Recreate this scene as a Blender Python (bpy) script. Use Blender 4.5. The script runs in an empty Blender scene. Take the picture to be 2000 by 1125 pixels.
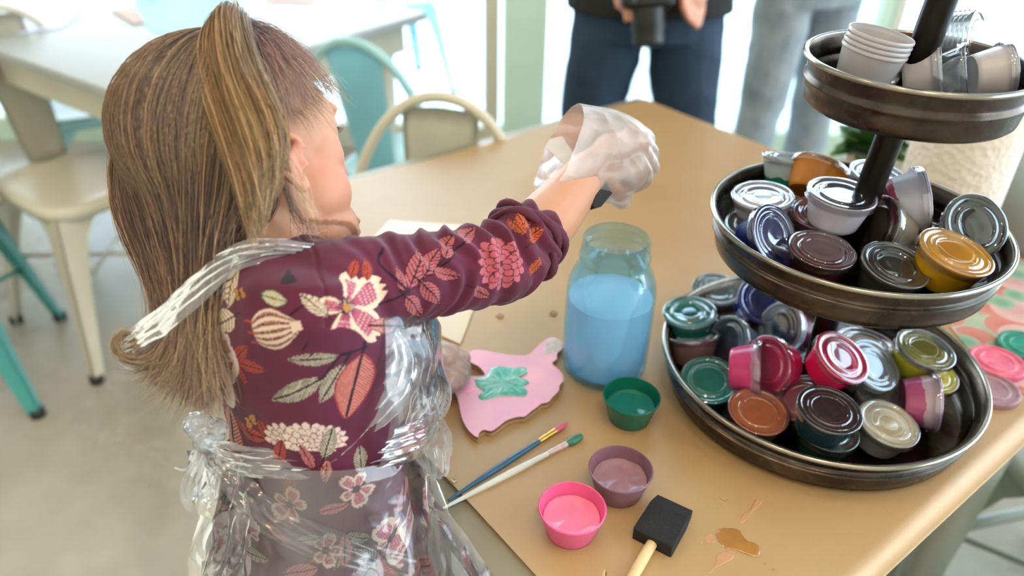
import bpy, bmesh, math, random
import numpy as np
from mathutils import Vector, Matrix, Quaternion, noise
rnd = random.Random(7); rng = np.random.default_rng(7)
PI = math.pi
scene = bpy.context.scene
COL = scene.collection
TZ = 0.76                                   # table top height
# ---------------------------------------------------------------- camera frame
FP, PITCH, ROLL = 1520.0, math.radians(33.0), math.radians(1.2)
CAM = Vector((0, 0, 1.32))
_F = Vector((0, math.cos(PITCH), -math.sin(PITCH))); _U = Vector((0, math.sin(PITCH), math.cos(PITCH))); _R = Vector((1, 0, 0))
R = _R*math.cos(ROLL) + _U*math.sin(ROLL); U = _U*math.cos(ROLL) - _R*math.sin(ROLL); F = _F
def ray(px, py): return F + R*((px-1000)/FP) + U*((562.5-py)/FP)
def P(px, py, d): return CAM + ray(px, py)*d            # point at a distance
def at(px, py, z=TZ):                                     # point on a level plane
    v = ray(px, py); return CAM + v*((z-CAM.z)/v.z)
def K(r, u, f): return R*r + U*u + F*f                    # direction in viewing terms
# ---------------------------------------------------------------- materials
def lin(c):
    return tuple(((v/12.92) if v <= .04045 else ((v+.055)/1.055)**2.4) for v in c)
def hx(s):
    return lin(tuple(int(s[i:i+2], 16)/255 for i in (0, 2, 4)))
class N:
    def __init__(s, name):
        s.m = bpy.data.materials.new(name); s.m.use_nodes = True; s.t = s.m.node_tree; s.n = s.t.nodes; s.l = s.t.links
        s.b = s.n['Principled BSDF']; s.o = s.n['Material Output']
    def new(s, t, **kw):
        n = s.n.new(t)
        for k, v in kw.items(): setattr(n, k, v)
        return n
    def link(s, a, b): s.l.new(a, b)
    def noise(s, scale=5, detail=3, rough=.5, dist=0, co='Object'):
        tc = s.new('ShaderNodeTexCoord'); n = s.new('ShaderNodeTexNoise')
        n.inputs['Scale'].default_value = scale; n.inputs['Detail'].default_value = detail
        n.inputs['Roughness'].default_value = rough; n.inputs['Distortion'].default_value = dist
        s.link(tc.outputs[co], n.inputs['Vector']); return n.outputs['Fac']
    def ramp(s, fac, stops):
        r = s.new('ShaderNodeValToRGB'); e = r.color_ramp.elements
        while len(e) < len(stops): e.new(.5)
        for i, (p, c) in enumerate(stops):
            e[i].position = p; e[i].color = (*c, 1) if len(c) == 3 else c
        s.link(fac, r.inputs[0]); return r.outputs[0]
    def bump(s, h, strength=.3, dist=.001, target=None):
        b = s.new('ShaderNodeBump'); b.inputs['Strength'].default_value = strength; b.inputs['Distance'].default_value = dist
        s.link(h, b.inputs['Height']); s.link(b.outputs[0], (target or s.b).inputs['Normal']); return b
def mat(name, col, rough=.5, metal=0, var=.0, vscale=8, bump=0, bscale=60, bdist=.001, sss=0, coat=0, spec=.5, col2=None, trans=0):
    s = N(name); b = s.b
    b.inputs['Roughness'].default_value = rough; b.inputs['Metallic'].default_value = metal
    b.inputs['Specular IOR Level'].default_value = spec
    if coat: b.inputs['Coat Weight'].default_value = coat; b.inputs['Coat Roughness'].default_value = .08
    if sss:
        b.inputs['Subsurface Weight'].default_value = sss; b.inputs['Subsurface Radius'].default_value = (.012, .005, .003); b.inputs['Subsurface Scale'].default_value = .6
    if trans: b.inputs['Transmission Weight'].default_value = trans
    c2 = col2 or tuple(max(0, v*(1-var)) for v in col)
    n = s.noise(vscale, 5, .6)
    s.link(s.ramp(n, [(.35, c2), (.65, col)]), b.inputs['Base Color'])
    if bump: s.bump(s.noise(bscale, 4, .6), bump, bdist)
    return s.m
def film(name, tint=(1, 1, 1), haze=.15, hazecol=(.9, .92, .95), rough=.08, boost=1.0, crinkle=0, cscale=25, cdist=.004, folds=0):
    """thin clear plastic or glass: see-through + faint white haze + sharp reflection"""
    s = N(name); s.n.remove(s.b)
    tr = s.new('ShaderNodeBsdfTransparent'); tr.inputs[0].default_value = (*tint, 1)
    df = s.new('ShaderNodeBsdfDiffuse'); df.inputs[0].default_value = (*hazecol, 1)
    tl = s.new('ShaderNodeBsdfTranslucent'); tl.inputs[0].default_value = (*hazecol, 1)
    md = s.new('ShaderNodeMixShader'); md.inputs[0].default_value = .68; s.link(df.outputs[0], md.inputs[1]); s.link(tl.outputs[0], md.inputs[2])
    m1 = s.new('ShaderNodeMixShader'); s.link(tr.outputs[0], m1.inputs[1]); s.link(md.outputs[0], m1.inputs[2])
    m1.inputs[0].default_value = haze
    gl = s.new('ShaderNodeBsdfGlossy'); gl.inputs['Roughness'].default_value = rough; gl.inputs[0].default_value = (1, 1, 1, 1)
    fr = s.new('ShaderNodeFresnel'); fr.inputs[0].default_value = 1.5
    mu = s.new('ShaderNodeMath', operation='MULTIPLY'); mu.use_clamp = True; mu.inputs[1].default_value = boost; s.link(fr.outputs[0], mu.inputs[0])
    m2 = s.new('ShaderNodeMixShader'); s.link(mu.outputs[0], m2.inputs[0]); s.link(m1.outputs[0], m2.inputs[1]); s.link(gl.outputs[0], m2.inputs[2])
    s.link(m2.outputs[0], s.o.inputs[0])
    if crinkle:
        tc = s.new('ShaderNodeTexCoord')
        v = s.new('ShaderNodeTexVoronoi'); v.feature = 'F1'; v.inputs['Scale'].default_value = cscale
        nz = s.new('ShaderNodeTexNoise'); nz.inputs['Scale'].default_value = cscale*.35; nz.inputs['Detail'].default_value = 4; nz.inputs['Distortion'].default_value = 1.2
        s.link(tc.outputs['Object'], nz.inputs['Vector'])
        ad = s.new('ShaderNodeMixRGB'); ad.blend_type = 'ADD'; ad.inputs[0].default_value = .12
        s.link(tc.outputs['Object'], ad.inputs[1]); s.link(nz.outputs['Color'], ad.inputs[2]); s.link(ad.outputs[0], v.inputs['Vector'])
        add = s.new('ShaderNodeMath', operation='ADD'); s.link(v.outputs['Distance'], add.inputs[0]); s.link(nz.outputs['Fac'], add.inputs[1])
        b = s.new('ShaderNodeBump'); b.inputs['Strength'].default_value = crinkle; b.inputs['Distance'].default_value = cdist
        s.link(add.outputs[0], b.inputs['Height'])
        for q in (gl, fr, df): s.link(b.outputs[0], q.inputs['Normal'])
        if folds:   # whiter where the film is doubled over
            r = s.ramp(nz.outputs['Fac'], [(.35, (haze,)*3), (.5, (haze*.6,)*3), (.72, (min(1, haze+folds),)*3)])
            s.link(r, m1.inputs[0])
    return s.m
def vcmat(name, rough=.6, sss=0, bump=0, bscale=300, bdist=.0005, spec=.4, sheen=0):
    s = N(name); a = s.new('ShaderNodeVertexColor'); a.layer_name = 'Col'
    s.link(a.outputs[0], s.b.inputs['Base Color']); s.b.inputs['Roughness'].default_value = rough
    s.b.inputs['Specular IOR Level'].default_value = spec
    if sheen: s.b.inputs['Sheen Weight'].default_value = sheen
    if sss:
        s.b.inputs['Subsurface Weight'].default_value = sss; s.b.inputs['Subsurface Radius'].default_value = (.010, .004, .002); s.b.inputs['Subsurface Scale'].default_value = .5
    if bump: s.bump(s.noise(bscale, 3, .6), bump, bdist)
    return s.m
# ---------------------------------------------------------------- objects
def tag(o, label=None, cat=None, group=None, kind=None):
    if label: o['label'] = label
    if cat: o['category'] = cat
    if group: o['group'] = group
    if kind: o['kind'] = kind
    return o
def empty(name, loc=(0, 0, 0), label=None, cat=None, group=None, rot=None):
    o = bpy.data.objects.new(name, None); o.empty_display_size = .02; COL.objects.link(o); o.location = loc
    if rot is not None: o.rotation_mode = 'QUATERNION'; o.rotation_quaternion = rot
    return tag(o, label, cat, group)
def mk(name, me, m=None, parent=None, loc=None, world=False):
    """link a mesh; world=True: vertices are in world space and get moved into the parent's frame"""
    o = bpy.data.objects.new(name, me); COL.objects.link(o)
    if m is not None:
        for q in (m if isinstance(m, (list, tuple)) else [m]): me.materials.append(q)
    if parent is not None:
        o.parent = parent
        if world:
            mw = Matrix.Translation(parent.location)
            if parent.rotation_mode == 'QUATERNION': mw = mw @ parent.rotation_quaternion.to_matrix().to_4x4()
            else: mw = mw @ parent.rotation_euler.to_matrix().to_4x4()
            if parent.parent: raise RuntimeError('world only one level')
            me.transform(mw.inverted())
    elif world:
        c = Vector((0, 0, 0)); n = len(me.vertices)
        co = np.empty(n*3); me.vertices.foreach_get('co', co); co = co.reshape(-1, 3)
        c = Vector(((co[:, 0].min()+co[:, 0].max())/2, (co[:, 1].min()+co[:, 1].max())/2, co[:, 2].min()))
        me.transform(Matrix.Translation(-c)); o.location = c
    if loc is not None: o.location = loc
    return o
def tomesh(bm, smooth=True, name='mesh', angle=None):
    bmesh.ops.recalc_face_normals(bm, faces=bm.faces)
    me = bpy.data.meshes.new(name); bm.to_mesh(me); bm.free()
    if smooth:
        me.polygons.foreach_set('use_smooth', [True]*len(me.polygons))
        if angle: 
            try: me.set_sharp_from_angle(angle=math.radians(angle))
            except Exception: pass
    return me
def lathe(bm, prof, seg=32, mtx=None, rib=None):
    rings = []
    for k, (r, z) in enumerate(prof):
        if r < 1e-6: rings.append([bm.verts.new((0, 0, z))])
        else:
            rr = [r*(1+(rib[1]*(i % 2) if rib and k in rib[0] else 0)) for i in range(seg)]
            rings.append([bm.verts.new((rr[i]*math.cos(2*PI*i/seg), rr[i]*math.sin(2*PI*i/seg), z)) for i in range(seg)])
    for a, b in zip(rings, rings[1:]):
        for i in range(seg):
            j = (i+1) % seg
            if len(a) == 1 and len(b) == 1: continue
            if len(a) == 1: bm.faces.new((a[0], b[j], b[i]))
            elif len(b) == 1: bm.faces.new((a[i], a[j], b[0]))
            else: bm.faces.new((a[i], a[j], b[j], b[i]))
    if mtx is not None: bmesh.ops.transform(bm, matrix=mtx, verts=[v for r in rings for v in r])
    return rings
def box(bm, c, s, mtx=None, bev=0):
    r = bmesh.ops.create_cube(bm, size=1, matrix=Matrix.Translation(c) @ Matrix.Diagonal((*s, 1)))
    vs = r['verts']
    if bev:
        es = list({e for v in vs for e in v.link_edges}); g = bmesh.ops.bevel(bm, geom=es, offset=bev, segments=3, profile=.5, affect='EDGES'); vs = list({v for f in g['faces'] for v in f.verts} | {v for v in vs if v.is_valid})
    if mtx is not None: bmesh.ops.transform(bm, matrix=mtx, verts=vs)
def catmull(pts, n):
    p = np.array([list(q) for q in pts], float); p = np.vstack([2*p[0]-p[1], p, 2*p[-1]-p[-2]]); m = len(p)-3
    t = np.linspace(0, m-1e-9, n); i = t.astype(int); f = (t-i)[:, None]
    a, b, c, d = p[i], p[i+1], p[i+2], p[i+3]
    return .5*((2*b)+(-a+c)*f+(2*a-5*b+4*c-d)*f*f+(-a+3*b-3*c+d)*f**3)
def tube(bm, pts, rad, seg=10, smoothn=0, close=False, flat=1.0, flatdir=None):
    """sweep along pts; rad is a number or list"""
    rads = rad if isinstance(rad, (list, tuple, np.ndarray)) else [rad]*len(pts)
    if smoothn:
        q = catmull([(*p, r) for p, r in zip(pts, rads)], smoothn); pts = [Vector(v[:3]) for v in q]; rads = [max(1e-5, v[3]) for v in q]
    pts = [Vector(p) for p in pts]; rings = []; nprev = None
    for i, p in enumerate(pts):
        t = (pts[(i+1) % len(pts)] - pts[i-1]) if close else (pts[min(i+1, len(pts)-1)]-pts[max(i-1, 0)])
        t.normalize()
        if nprev is None:
            nprev = Vector(flatdir) if flatdir is not None else (Vector((0, 0, 1)) if abs(t.z) < .9 else Vector((1, 0, 0)))
        n = (nprev - t*nprev.dot(t)).normalized(); b = t.cross(n); nprev = n
        rings.append([bm.verts.new(p + (n*math.cos(2*PI*k/seg)*flat + b*math.sin(2*PI*k/seg))*rads[i]) for k in range(seg)])
    prs = list(zip(rings, rings[1:])) + ([(rings[-1], rings[0])] if close else [])
    for a, b in prs:
        for k in range(seg):
            j = (k+1) % seg; bm.faces.new((a[k], a[j], b[j], b[k]))
    if not close:
        bm.faces.new(rings[0][::-1]); bm.faces.new(rings[-1])
    return rings
def ball(bm, c, rad, axes=None, sub=3):
    rad = rad if isinstance(rad, (tuple, list)) else (rad,)*3
    m = Matrix.Diagonal((*rad, 1))
    if axes:
        rt = Matrix((axes[0], axes[1], axes[2])).transposed().to_4x4(); m = rt @ m
    bmesh.ops.create_icosphere(bm, subdivisions=sub, radius=1, matrix=Matrix.Translation(c) @ m)
def cap(bm, a, b, ra, rb, seg=16):
    """tapered capsule"""
    a = Vector(a); b = Vector(b); d = (b-a); L = d.length; d.normalize()
    q = Vector((0, 0, 1)).rotation_difference(d).to_matrix().to_4x4()
    prof = [(ra*math.sin(t), -ra*math.cos(t)) for t in np.linspace(0, PI/2, 5)] + [(rb*math.cos(t), L+rb*math.sin(t)) for t in np.linspace(0, PI/2, 5)]
    prof[0] = (0, -ra); prof[-1] = (0, L+rb)
    lathe(bm, prof, seg, Matrix.Translation(a) @ q)
def chain(bm, pts, rads):
    for i in range(len(pts)-1): cap(bm, pts[i], pts[i+1], rads[i], rads[i+1])
def loft(bm, rings, seg=32, capends=True):
    """rings: (centre, axisA vector, axisB vector)"""
    rs = [[bm.verts.new(Vector(c)+Vector(a)*math.cos(2*PI*k/seg)+Vector(b)*math.sin(2*PI*k/seg)) for k in range(seg)] for c, a, b in rings]
    for x, y in zip(rs, rs[1:]):
        for k in range(seg):
            j = (k+1) % seg; bm.faces.new((x[k], x[j], y[j], y[k]))
    if capends: bm.faces.new(rs[0][::-1]); bm.faces.new(rs[-1])
    return rs
def organic(bm, voxel, it=6, fac=.5, sub=0):
    """weld overlapping closed shapes into one continuous surface"""
    bmesh.ops.recalc_face_normals(bm, faces=bm.faces)
    me = bpy.data.meshes.new('tmp'); bm.to_mesh(me); bm.free()
    o = bpy.data.objects.new('tmp', me); COL.objects.link(o)
    m = o.modifiers.new('r', 'REMESH'); m.mode = 'VOXEL'; m.voxel_size = voxel; m.use_smooth_shade = True
    m = o.modifiers.new('s', 'SMOOTH'); m.factor = fac; m.iterations = it
    if sub: m = o.modifiers.new('u', 'SUBSURF'); m.levels = sub; m.render_levels = sub
    dg = bpy.context.evaluated_depsgraph_get(); dg.update()
    out = bpy.data.meshes.new_from_object(o.evaluated_get(dg)); bpy.data.objects.remove(o); bpy.data.meshes.remove(me)
    out.polygons.foreach_set('use_smooth', [True]*len(out.polygons)); out.materials.clear()
    return out
def getco(me):
    a = np.empty(len(me.vertices)*3, dtype=np.float32); me.vertices.foreach_get('co', a); return a.reshape(-1, 3).astype(float)
def getno(me):
    a = np.empty(len(me.vertices)*3, dtype=np.float32); me.vertices.foreach_get('normal', a); return a.reshape(-1, 3).astype(float)
def setco(me, co): me.vertices.foreach_set('co', co.astype(np.float32).ravel()); me.update()
def setcol(me, rgb):
    a = me.color_attributes.new('Col', 'FLOAT_COLOR', 'POINT')
    c = np.ones((len(me.vertices), 4), dtype=np.float32); c[:, :3] = rgb; a.data.foreach_set('color', c.ravel())
def vn(p, s=1.0, o=0.0):                                  # cheap smooth noise on an array of points
    p = np.asarray(p)*s + o
    x, y, z = p[:, 0], p[:, 1], p[:, 2]
    return (np.sin(x*1.7+1.3*np.sin(y*1.1+.5)+z*.6)+np.sin(y*2.1+1.7*np.sin(z*1.3+1.2)-x*.7)+np.sin(z*1.9+1.1*np.sin(x*1.5+2.1)+y*.8))/3
def prism(bm, poly, z0, z1):
    a = [bm.verts.new((x, y, z0)) for x, y in poly]; b = [bm.verts.new((x, y, z1)) for x, y in poly]
    n = len(poly); bm.faces.new(b); bm.faces.new(a[::-1])
    for i in range(n): j = (i+1) % n; bm.faces.new((a[i], a[j], b[j], b[i]))
def plate(poly, z0, z1, bev=0, sm=0):
    bm = bmesh.new()
    if sm:
        q = catmull([*poly, poly[0]], sm)[:-1]; poly = [tuple(v) for v in q]
    prism(bm, poly, z0, z1); bmesh.ops.triangulate(bm, faces=[f for f in bm.faces if len(f.verts) > 4])
    return tomesh(bm, False)
def grid(bm, fn, nu, nv):
    vs = [[bm.verts.new(fn(i/(nu-1), j/(nv-1))) for j in range(nv)] for i in range(nu)]
    for i in range(nu-1):
        for j in range(nv-1): bm.faces.new((vs[i][j], vs[i+1][j], vs[i+1][j+1], vs[i][j+1]))
    return vs
def copy_tree(o, parent=None, ren=None):
    c = o.copy(); COL.objects.link(c)
    if parent is not None: c.parent = parent
    for ch in list(o.children): copy_tree(ch, c)
    return c
# ================================================================ SETTING
M = {}
M['cream'] = mat('cream_painted_metal', hx('c9c2ad'), .35, .0, .08, 6)
M['teal'] = mat('teal_painted_metal', hx('9cc7c9'), .35, .0, .1, 6)
M['deepteal'] = mat('deep_teal_metal', hx('4a9d96'), .35, .0, .1, 6)
M['sage'] = mat('sage_grey_metal', hx('8d9183'), .4, .0, .08, 6)
M['dark'] = mat('black_rubber', (.01, .01, .01), .5)
WY = 3.15
def struct(name, bm_or_me, m, sm=False):
    me = bm_or_me if isinstance(bm_or_me, bpy.types.Mesh) else tomesh(bm_or_me, sm)
    o = mk(name, me, m, None, world=True); o['kind'] = 'structure'; return o
# floor: polished concrete
s = N('polished_concrete'); b = s.b
n1 = s.noise(1.3, 6, .6, .4); n2 = s.noise(9, 5, .65)
mx = s.new('ShaderNodeMath', operation='MULTIPLY_ADD'); mx.inputs[1].default_value = .35; s.link(n2, mx.inputs[0]); s.link(n1, mx.inputs[2])
s.link(s.ramp(mx.outputs[0], [(.45, hx('8d8476')), (.62, hx('a2998b')), (.85, hx('b3ab9d'))]), b.inputs['Base Color'])
s.link(s.ramp(n1, [(.3, (.22,)*3), (.7, (.38,)*3)]), b.inputs['Roughness']); s.bump(n2, .05, .002)
bm = bmesh.new(); box(bm, (0, .35, -.05), (7.6, 5.7, .1)); struct('floor', bm, s.m)
bm = bmesh.new(); box(bm, (0, .35, 4.75), (7.6, 5.7, .1)); struct('ceiling', bm, mat('ceiling_paint', hx('d8d4ca'), .8))
wallm = mat('wall_paint', hx('cfc9ba'), .7, var=.04)
bm = bmesh.new(); box(bm, (-3.75, .35, 2.35), (.1, 5.7, 4.7)); struct('wall_left', bm, wallm)
bm = bmesh.new(); box(bm, (0, -2.45, 2.35), (7.6, .1, 4.7)); struct('wall_back', bm, wallm)
# window fronts: far side and right side
mint = mat('mint_window_frame', hx('cfe6d2'), .4, var=.05); creamf = mat('cream_window_frame', hx('ddd8c6'), .45, var=.05)
pane = film('window_glass', (.97, .99, .98), .0, rough=.0, boost=1)
xs = [-3.7, -2.35, -1.1, .03, 1.45, 2.7, 3.7]
for i in range(6):
    x0, x1 = xs[i], xs[i+1]
    bm = bmesh.new(); w = .035
    box(bm, (x0+w/2+.01, WY, 2.32), (w, .08, 4.64)); box(bm, (x1-w/2-.01, WY, 2.32), (w, .08, 4.64))
    box(bm, ((x0+x1)/2, WY, .05), (x1-x0-.02, .078, .1)); box(bm, ((x0+x1)/2, WY, 4.64), (x1-x0-.02, .078, .1)); box(bm, ((x0+x1)/2, WY, 2.6), (x1-x0-.02, .078, .06))
    o = struct('window_%d' % (i+1), bm, mint if i % 2 else creamf)
    bm = bmesh.new(); box(bm, ((x0+x1)/2, WY+.01, 2.35), (x1-x0-.09, .006, 4.5)); mk('pane', tomesh(bm, False), pane, o, world=True)
bm = bmesh.new(); box(bm, (.03, WY-.08, 2.35), (.17, .10, 4.7)); struct('trim_1', bm, mint)
bm = bmesh.new(); box(bm, (-.10, WY-.05, 2.35), (.06, .08, 4.7)); struct('trim_2', bm, creamf)
ys = [-2.4, -.6, 1.2, 3.1]
for i in range(3):
    y0, y1 = ys[i], ys[i+1]; bm = bmesh.new(); w = .04
    box(bm, (3.75, y0+w/2+.01, 2.32), (.08, w, 4.64)); box(bm, (3.75, y1-w/2-.01, 2.32), (.08, w, 4.64))
    box(bm, (3.75, (y0+y1)/2, .05), (.078, y1-y0-.02, .1)); box(bm, (3.75, (y0+y1)/2, 4.64), (.078, y1-y0-.02, .1)); box(bm, (3.75, (y0+y1)/2, 2.6), (.078, y1-y0-.02, .06))
    o = struct('window_%d' % (i+7), bm, creamf)
    bm = bmesh.new(); box(bm, (3.76, (y0+y1)/2, 2.35), (.006, y1-y0-.1, 4.5)); mk('pane', tomesh(bm, False), pane, o, world=True)
# pavement outside
bm = bmesh.new(); box(bm, (0, 9.3, -.06), (30, 12, .1)); o = struct('pavement', bm, mat('pale_pavement', hx('e8e6e0'), .8, var=.06, vscale=2))
bm = bmesh.new(); box(bm, (9.9, -.2, -.07), (12, 7.4, .1)); o = struct('pavement_side', bm, bpy.data.materials['pale_pavement'])

# ---------------------------------------------------------------- camera
cd = bpy.data.cameras.new('camera'); co = bpy.data.objects.new('camera', cd); COL.objects.link(co); scene.camera = co
mw = Matrix((( R.x, U.x, -F.x, CAM.x), (R.y, U.y, -F.y, CAM.y), (R.z, U.z, -F.z, CAM.z), (0, 0, 0, 1)))
co.matrix_world = mw; cd.sensor_width = 36; cd.lens = FP/2000*36; cd.clip_start = .02
cd.dof.use_dof = True; cd.dof.focus_distance = .66; cd.dof.aperture_fstop = (cd.lens/1000)/.0085

# ---------------------------------------------------------------- light
w = bpy.data.worlds.new('daylight'); scene.world = w; w.use_nodes = True; nt = w.node_tree; bg = nt.nodes['Background']
tc = nt.nodes.new('ShaderNodeTexCoord'); sx = nt.nodes.new('ShaderNodeSeparateXYZ'); cr = nt.nodes.new('ShaderNodeValToRGB')
nt.links.new(tc.outputs['Generated'], sx.inputs[0]); nt.links.new(sx.outputs[2], cr.inputs[0]); nt.links.new(cr.outputs[0], bg.inputs[0])
e = cr.color_ramp.elements; e[0].position = 0; e[0].color = (.95, .97, 1, 1); e[1].position = .75; e[1].color = (.42, .68, 1, 1)
q = e.new(.28); q.color = (.72, .88, 1, 1)
bg.inputs[1].default_value = 4.9
for (loc, rx, rz, sx_, sy_) in (((0, WY+.12, 2.35), 90, 180, 7.4, 4.6), ((3.85, .35, 2.35), 90, 90, 5.4, 4.6)):
    l = bpy.data.lights.new('window_portal', 'AREA'); l.shape = 'RECTANGLE'; l.size = sx_; l.size_y = sy_; l.cycles.is_portal = True
    o = bpy.data.objects.new('window_portal', l); COL.objects.link(o); o.location = loc
    d = Vector((0, -1, 0)) if rz == 180 else Vector((-1, 0, 0)); o.rotation_mode = 'QUATERNION'; o.rotation_quaternion = d.to_track_quat('-Z', 'Y')
def downlight(x, y, pw, col=(1, .74, .46)):
    t = empty('ceiling_light', (x, y, 4.64), 'round recessed ceiling light', 'ceiling light', 'recessed ceiling lights')
    bm = bmesh.new(); lathe(bm, [(.11, .06), (.14, .06), (.14, .0), (.12, .0), (.11, .01)], 32); mk('trim_ring', tomesh(bm), creamf, t)
    l = bpy.data.lights.new('bulb', 'AREA'); l.shape = 'DISK'; l.size = .2; l.energy = pw; l.color = col
    o = bpy.data.objects.new('bulb', l); COL.objects.link(o); o.parent = t; o.location = (0, 0, -.01)
for x, y, p in ((.5, -.7, 14), (-.9, -.9, 9), (-.1, .35, 8), (1.5, .2, 12), (-2.2, .5, 12), (.2, -1.8, 14)): downlight(x, y, p)
vs = scene.view_settings; vs.view_transform = 'Standard'; vs.look = 'None'; vs.gamma = 1; vs.exposure = 0.66; vs.use_curve_mapping = False
try:
    scene.cycles.transparent_max_bounces = 24; scene.cycles.sample_clamp_indirect = 6
except Exception: pass

# ================================================================ TABLES
tn = at(905, 975); te = at(1045, 1125); bdir = Vector((tn.x-te.x, tn.y-te.y, 0)).normalized()      # along the left edge, away
g0, g1 = at(1685, 1125), at(2000, 845); adir = Vector((g1.x-g0.x, g1.y-g0.y, 0)).normalized()
adir = (adir + Vector((bdir.y, -bdir.x, 0))).normalized(); bdir = Vector((-adir.y, adir.x, 0))
e0 = at(862, 1010)                                          # a point on the metal edge at the left
# table frame: origin = near corner
def cross2(p, d, q, e):                                     # intersection of two lines
    den = d.x*e.y-d.y*e.x; t = ((q.x-p.x)*e.y-(q.y-p.y)*e.x)/den; return Vector((p.x+d.x*t, p.y+d.y*t, TZ))
NC = cross2(e0, bdir, g0, adir); FC = at(1247, 188)
TW = (FC-NC).dot(adir); TL = (FC-NC).dot(bdir); PIN = (tn-e0).dot(adir)
print('TABLE', NC, TW, TL, PIN, math.degrees(math.atan2(adir.y, adir.x)))
tang = math.atan2(adir.y, adir.x)
def table(name, nc, ang, W, L, label, topm, legm):
    t = empty(name, (nc.x, nc.y, 0), label, 'table'); t.rotation_euler = (0, 0, ang)
    bm = bmesh.new(); box(bm, (W/2, L/2, TZ-.013), (W, L, .024), bev=.004); mk('tabletop', tomesh(bm, True, angle=40), topm, t)
    for i, (x, y, sx, sy) in enumerate(((W/2, .04, W-.14, .02), (W/2, L-.04, W-.14, .02), (.04, L/2, .02, L-.14), (W-.04, L/2, .02, L-.14))):
        bm = bmesh.new(); box(bm, (x, y, TZ-.065), (sx, sy, .08)); mk('apron_rail', tomesh(bm, False), legm, t)
    for x, y in ((.07, .07), (W-.10, .10), (.07, L-.07), (W-.10, L-.10)):
        bm = bmesh.new(); sx = 1 if x < W/2 else -1; sy = 1 if y < L/2 else -1
        loft(bm, [((x, y, TZ-.03), (.055, 0, 0), (0, .055, 0)), ((x, y, .3), (.040, 0, 0), (0, .040, 0)), ((x, y, 0), (.024, 0, 0), (0, .024, 0))], 4)
        mk('leg', tomesh(bm), legm, t)
    return t
edgem = mat('grey_table_edge', hx('8d8571'), .45, .2, .08, 20)
table('table', NC, tang, TW, TL, 'metal-edged craft table under brown kraft paper, with the tiered tray on it', edgem, M['sage'])
# kraft paper: rolls over the right and far edges
s = N('kraft_paper'); b = s.b
n1 = s.noise(3, 5, .6, .3); n2 = s.noise(240, 3, .7); n3 = s.noise(14, 4, .6, 1.0)
mm = s.new('ShaderNodeMath', operation='MULTIPLY_ADD'); mm.inputs[1].default_value = .22; s.link(n2, mm.inputs[0]); s.link(n1, mm.inputs[2])
s.link(s.ramp(mm.outputs[0], [(.42, hx('e2b67a')), (.62, hx('e8c086')), (.85, hx('edca94'))]), b.inputs['Base Color'])
b.inputs['Roughness'].default_value = .42; b.inputs['Specular IOR Level'].default_value = .8; b.inputs['Coat Weight'].default_value = .8; b.inputs['Coat Roughness'].default_value = .42; b.inputs['Coat IOR'].default_value = 1.6
s.bump(n3, .12, .004)
def kraft():
    bm = bmesh.new(); x0, x1, y0, y1 = PIN, TW+.05, .0, TL+.10; r = .02
    def fn(u, v):
        x = x0+(x1-x0)*u; y = y0-.03+(y1-y0+.03)*v; z = TZ+.0012; ox = max(0, x-(TW-.008)); oy = max(0, y-(TL-.03)); on = max(0, .006-y)
        # roll downwards past an edge
        def rollo(o): a = min(o/r, PI/2); return r*math.sin(a), r*(1-math.cos(a))+max(0, o-r*PI/2)
        sx_, dx = rollo(ox); sy_, dy = rollo(oy); sn, dn = rollo(on)
        x = min(x, TW-.008)+sx_; y = max(.006, min(y, TL-.03))+sy_-sn*.6; z -= dx+dy+dn
        z += .0016*(1+math.sin(x*9+y*4)*math.sin(y*7-x*3)) if dx+dy+dn < .001 else 0
        return (x, y, z)
    grid(bm, fn, 140, 160)
    r_ = bmesh.ops.solidify(bm, geom=bm.faces[:], thickness=.0004)
    return tomesh(bm)
o = mk('kraft_paper', kraft(), s.m); o.location = (NC.x, NC.y, 0); o.rotation_euler = (0, 0, tang); tag(o, 'brown kraft paper covering the craft table, folded over its far edges', 'paper')
# other table, top left
ea, eb = at(0, 84), at(232, 180); ad2 = Vector((eb.x-ea.x, eb.y-ea.y, 0)).normalized()
fa, fb = at(600, 92), at(830, 24); bd2 = Vector((fb.x-fa.x, fb.y-fa.y, 0)).normalized()
NC2 = cross2(ea, ad2, fa, bd2)
W2a = math.atan2(bd2.y, bd2.x); print('T2', NC2, math.degrees(W2a), math.degrees(math.atan2(ad2.y, ad2.x)), (fb-NC2).length)
L2 = (fb-NC2).length+.01; W2 = .9
t2top = mat('pale_table_top', hx('a9aaa8'), .4, var=.05, vscale=4)
# near corner frame: local +x along bd2, local +y must be the left-hand normal
nrm2 = Vector((-bd2.y, bd2.x, 0))
table('table', NC2, W2a, L2, 1.35, 'pale table in the background at the left with coloured sheets on it', t2top, M['cream'])
def sheet(name, pts, z, m, label, cat='paper', th=.0008):
    pl = [(at(x, y, z).x, at(x, y, z).y) for x, y in pts]; return tag(mk(name, plate(pl, z, z+th), m, None, world=True), label, cat)
sheet('paper_sheet', [(275, -40), (460, -55), (440, 50), (385, 75), (300, 62), (258, 30)], TZ+.001, mat('sky_blue_paper', hx('9fdcf0'), .6), 'sky-blue sheet of paper on the background table behind the girl\'s head')
sheet('paper_sheet', [(-60, 30), (60, 26), (158, 28), (120, 55), (40, 66), (-60, 68)], TZ+.001, mat('lavender_paper', hx('cdd6f0'), .6), 'lavender-white sheet at the far left of the background table')
sheet('paper_sheet', [(500, -40), (580, -60), (650, -30), (610, 8), (520, 4)], TZ+.001, mat('pink_print_paper', hx('d9c0b4'), .6, col2=hx('cf8f86'), vscale=30), 'pale sheet with pink print at the top of the background table')
sheet('paper_sheet', [(215, 20), (262, 14), (285, 40), (262, 48)], TZ+.003, mat('red_green_paper', hx('d47f83'), .6, col2=hx('a9bfa4'), vscale=40), 'small red and green printed scrap beside the sky-blue sheet')

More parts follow.
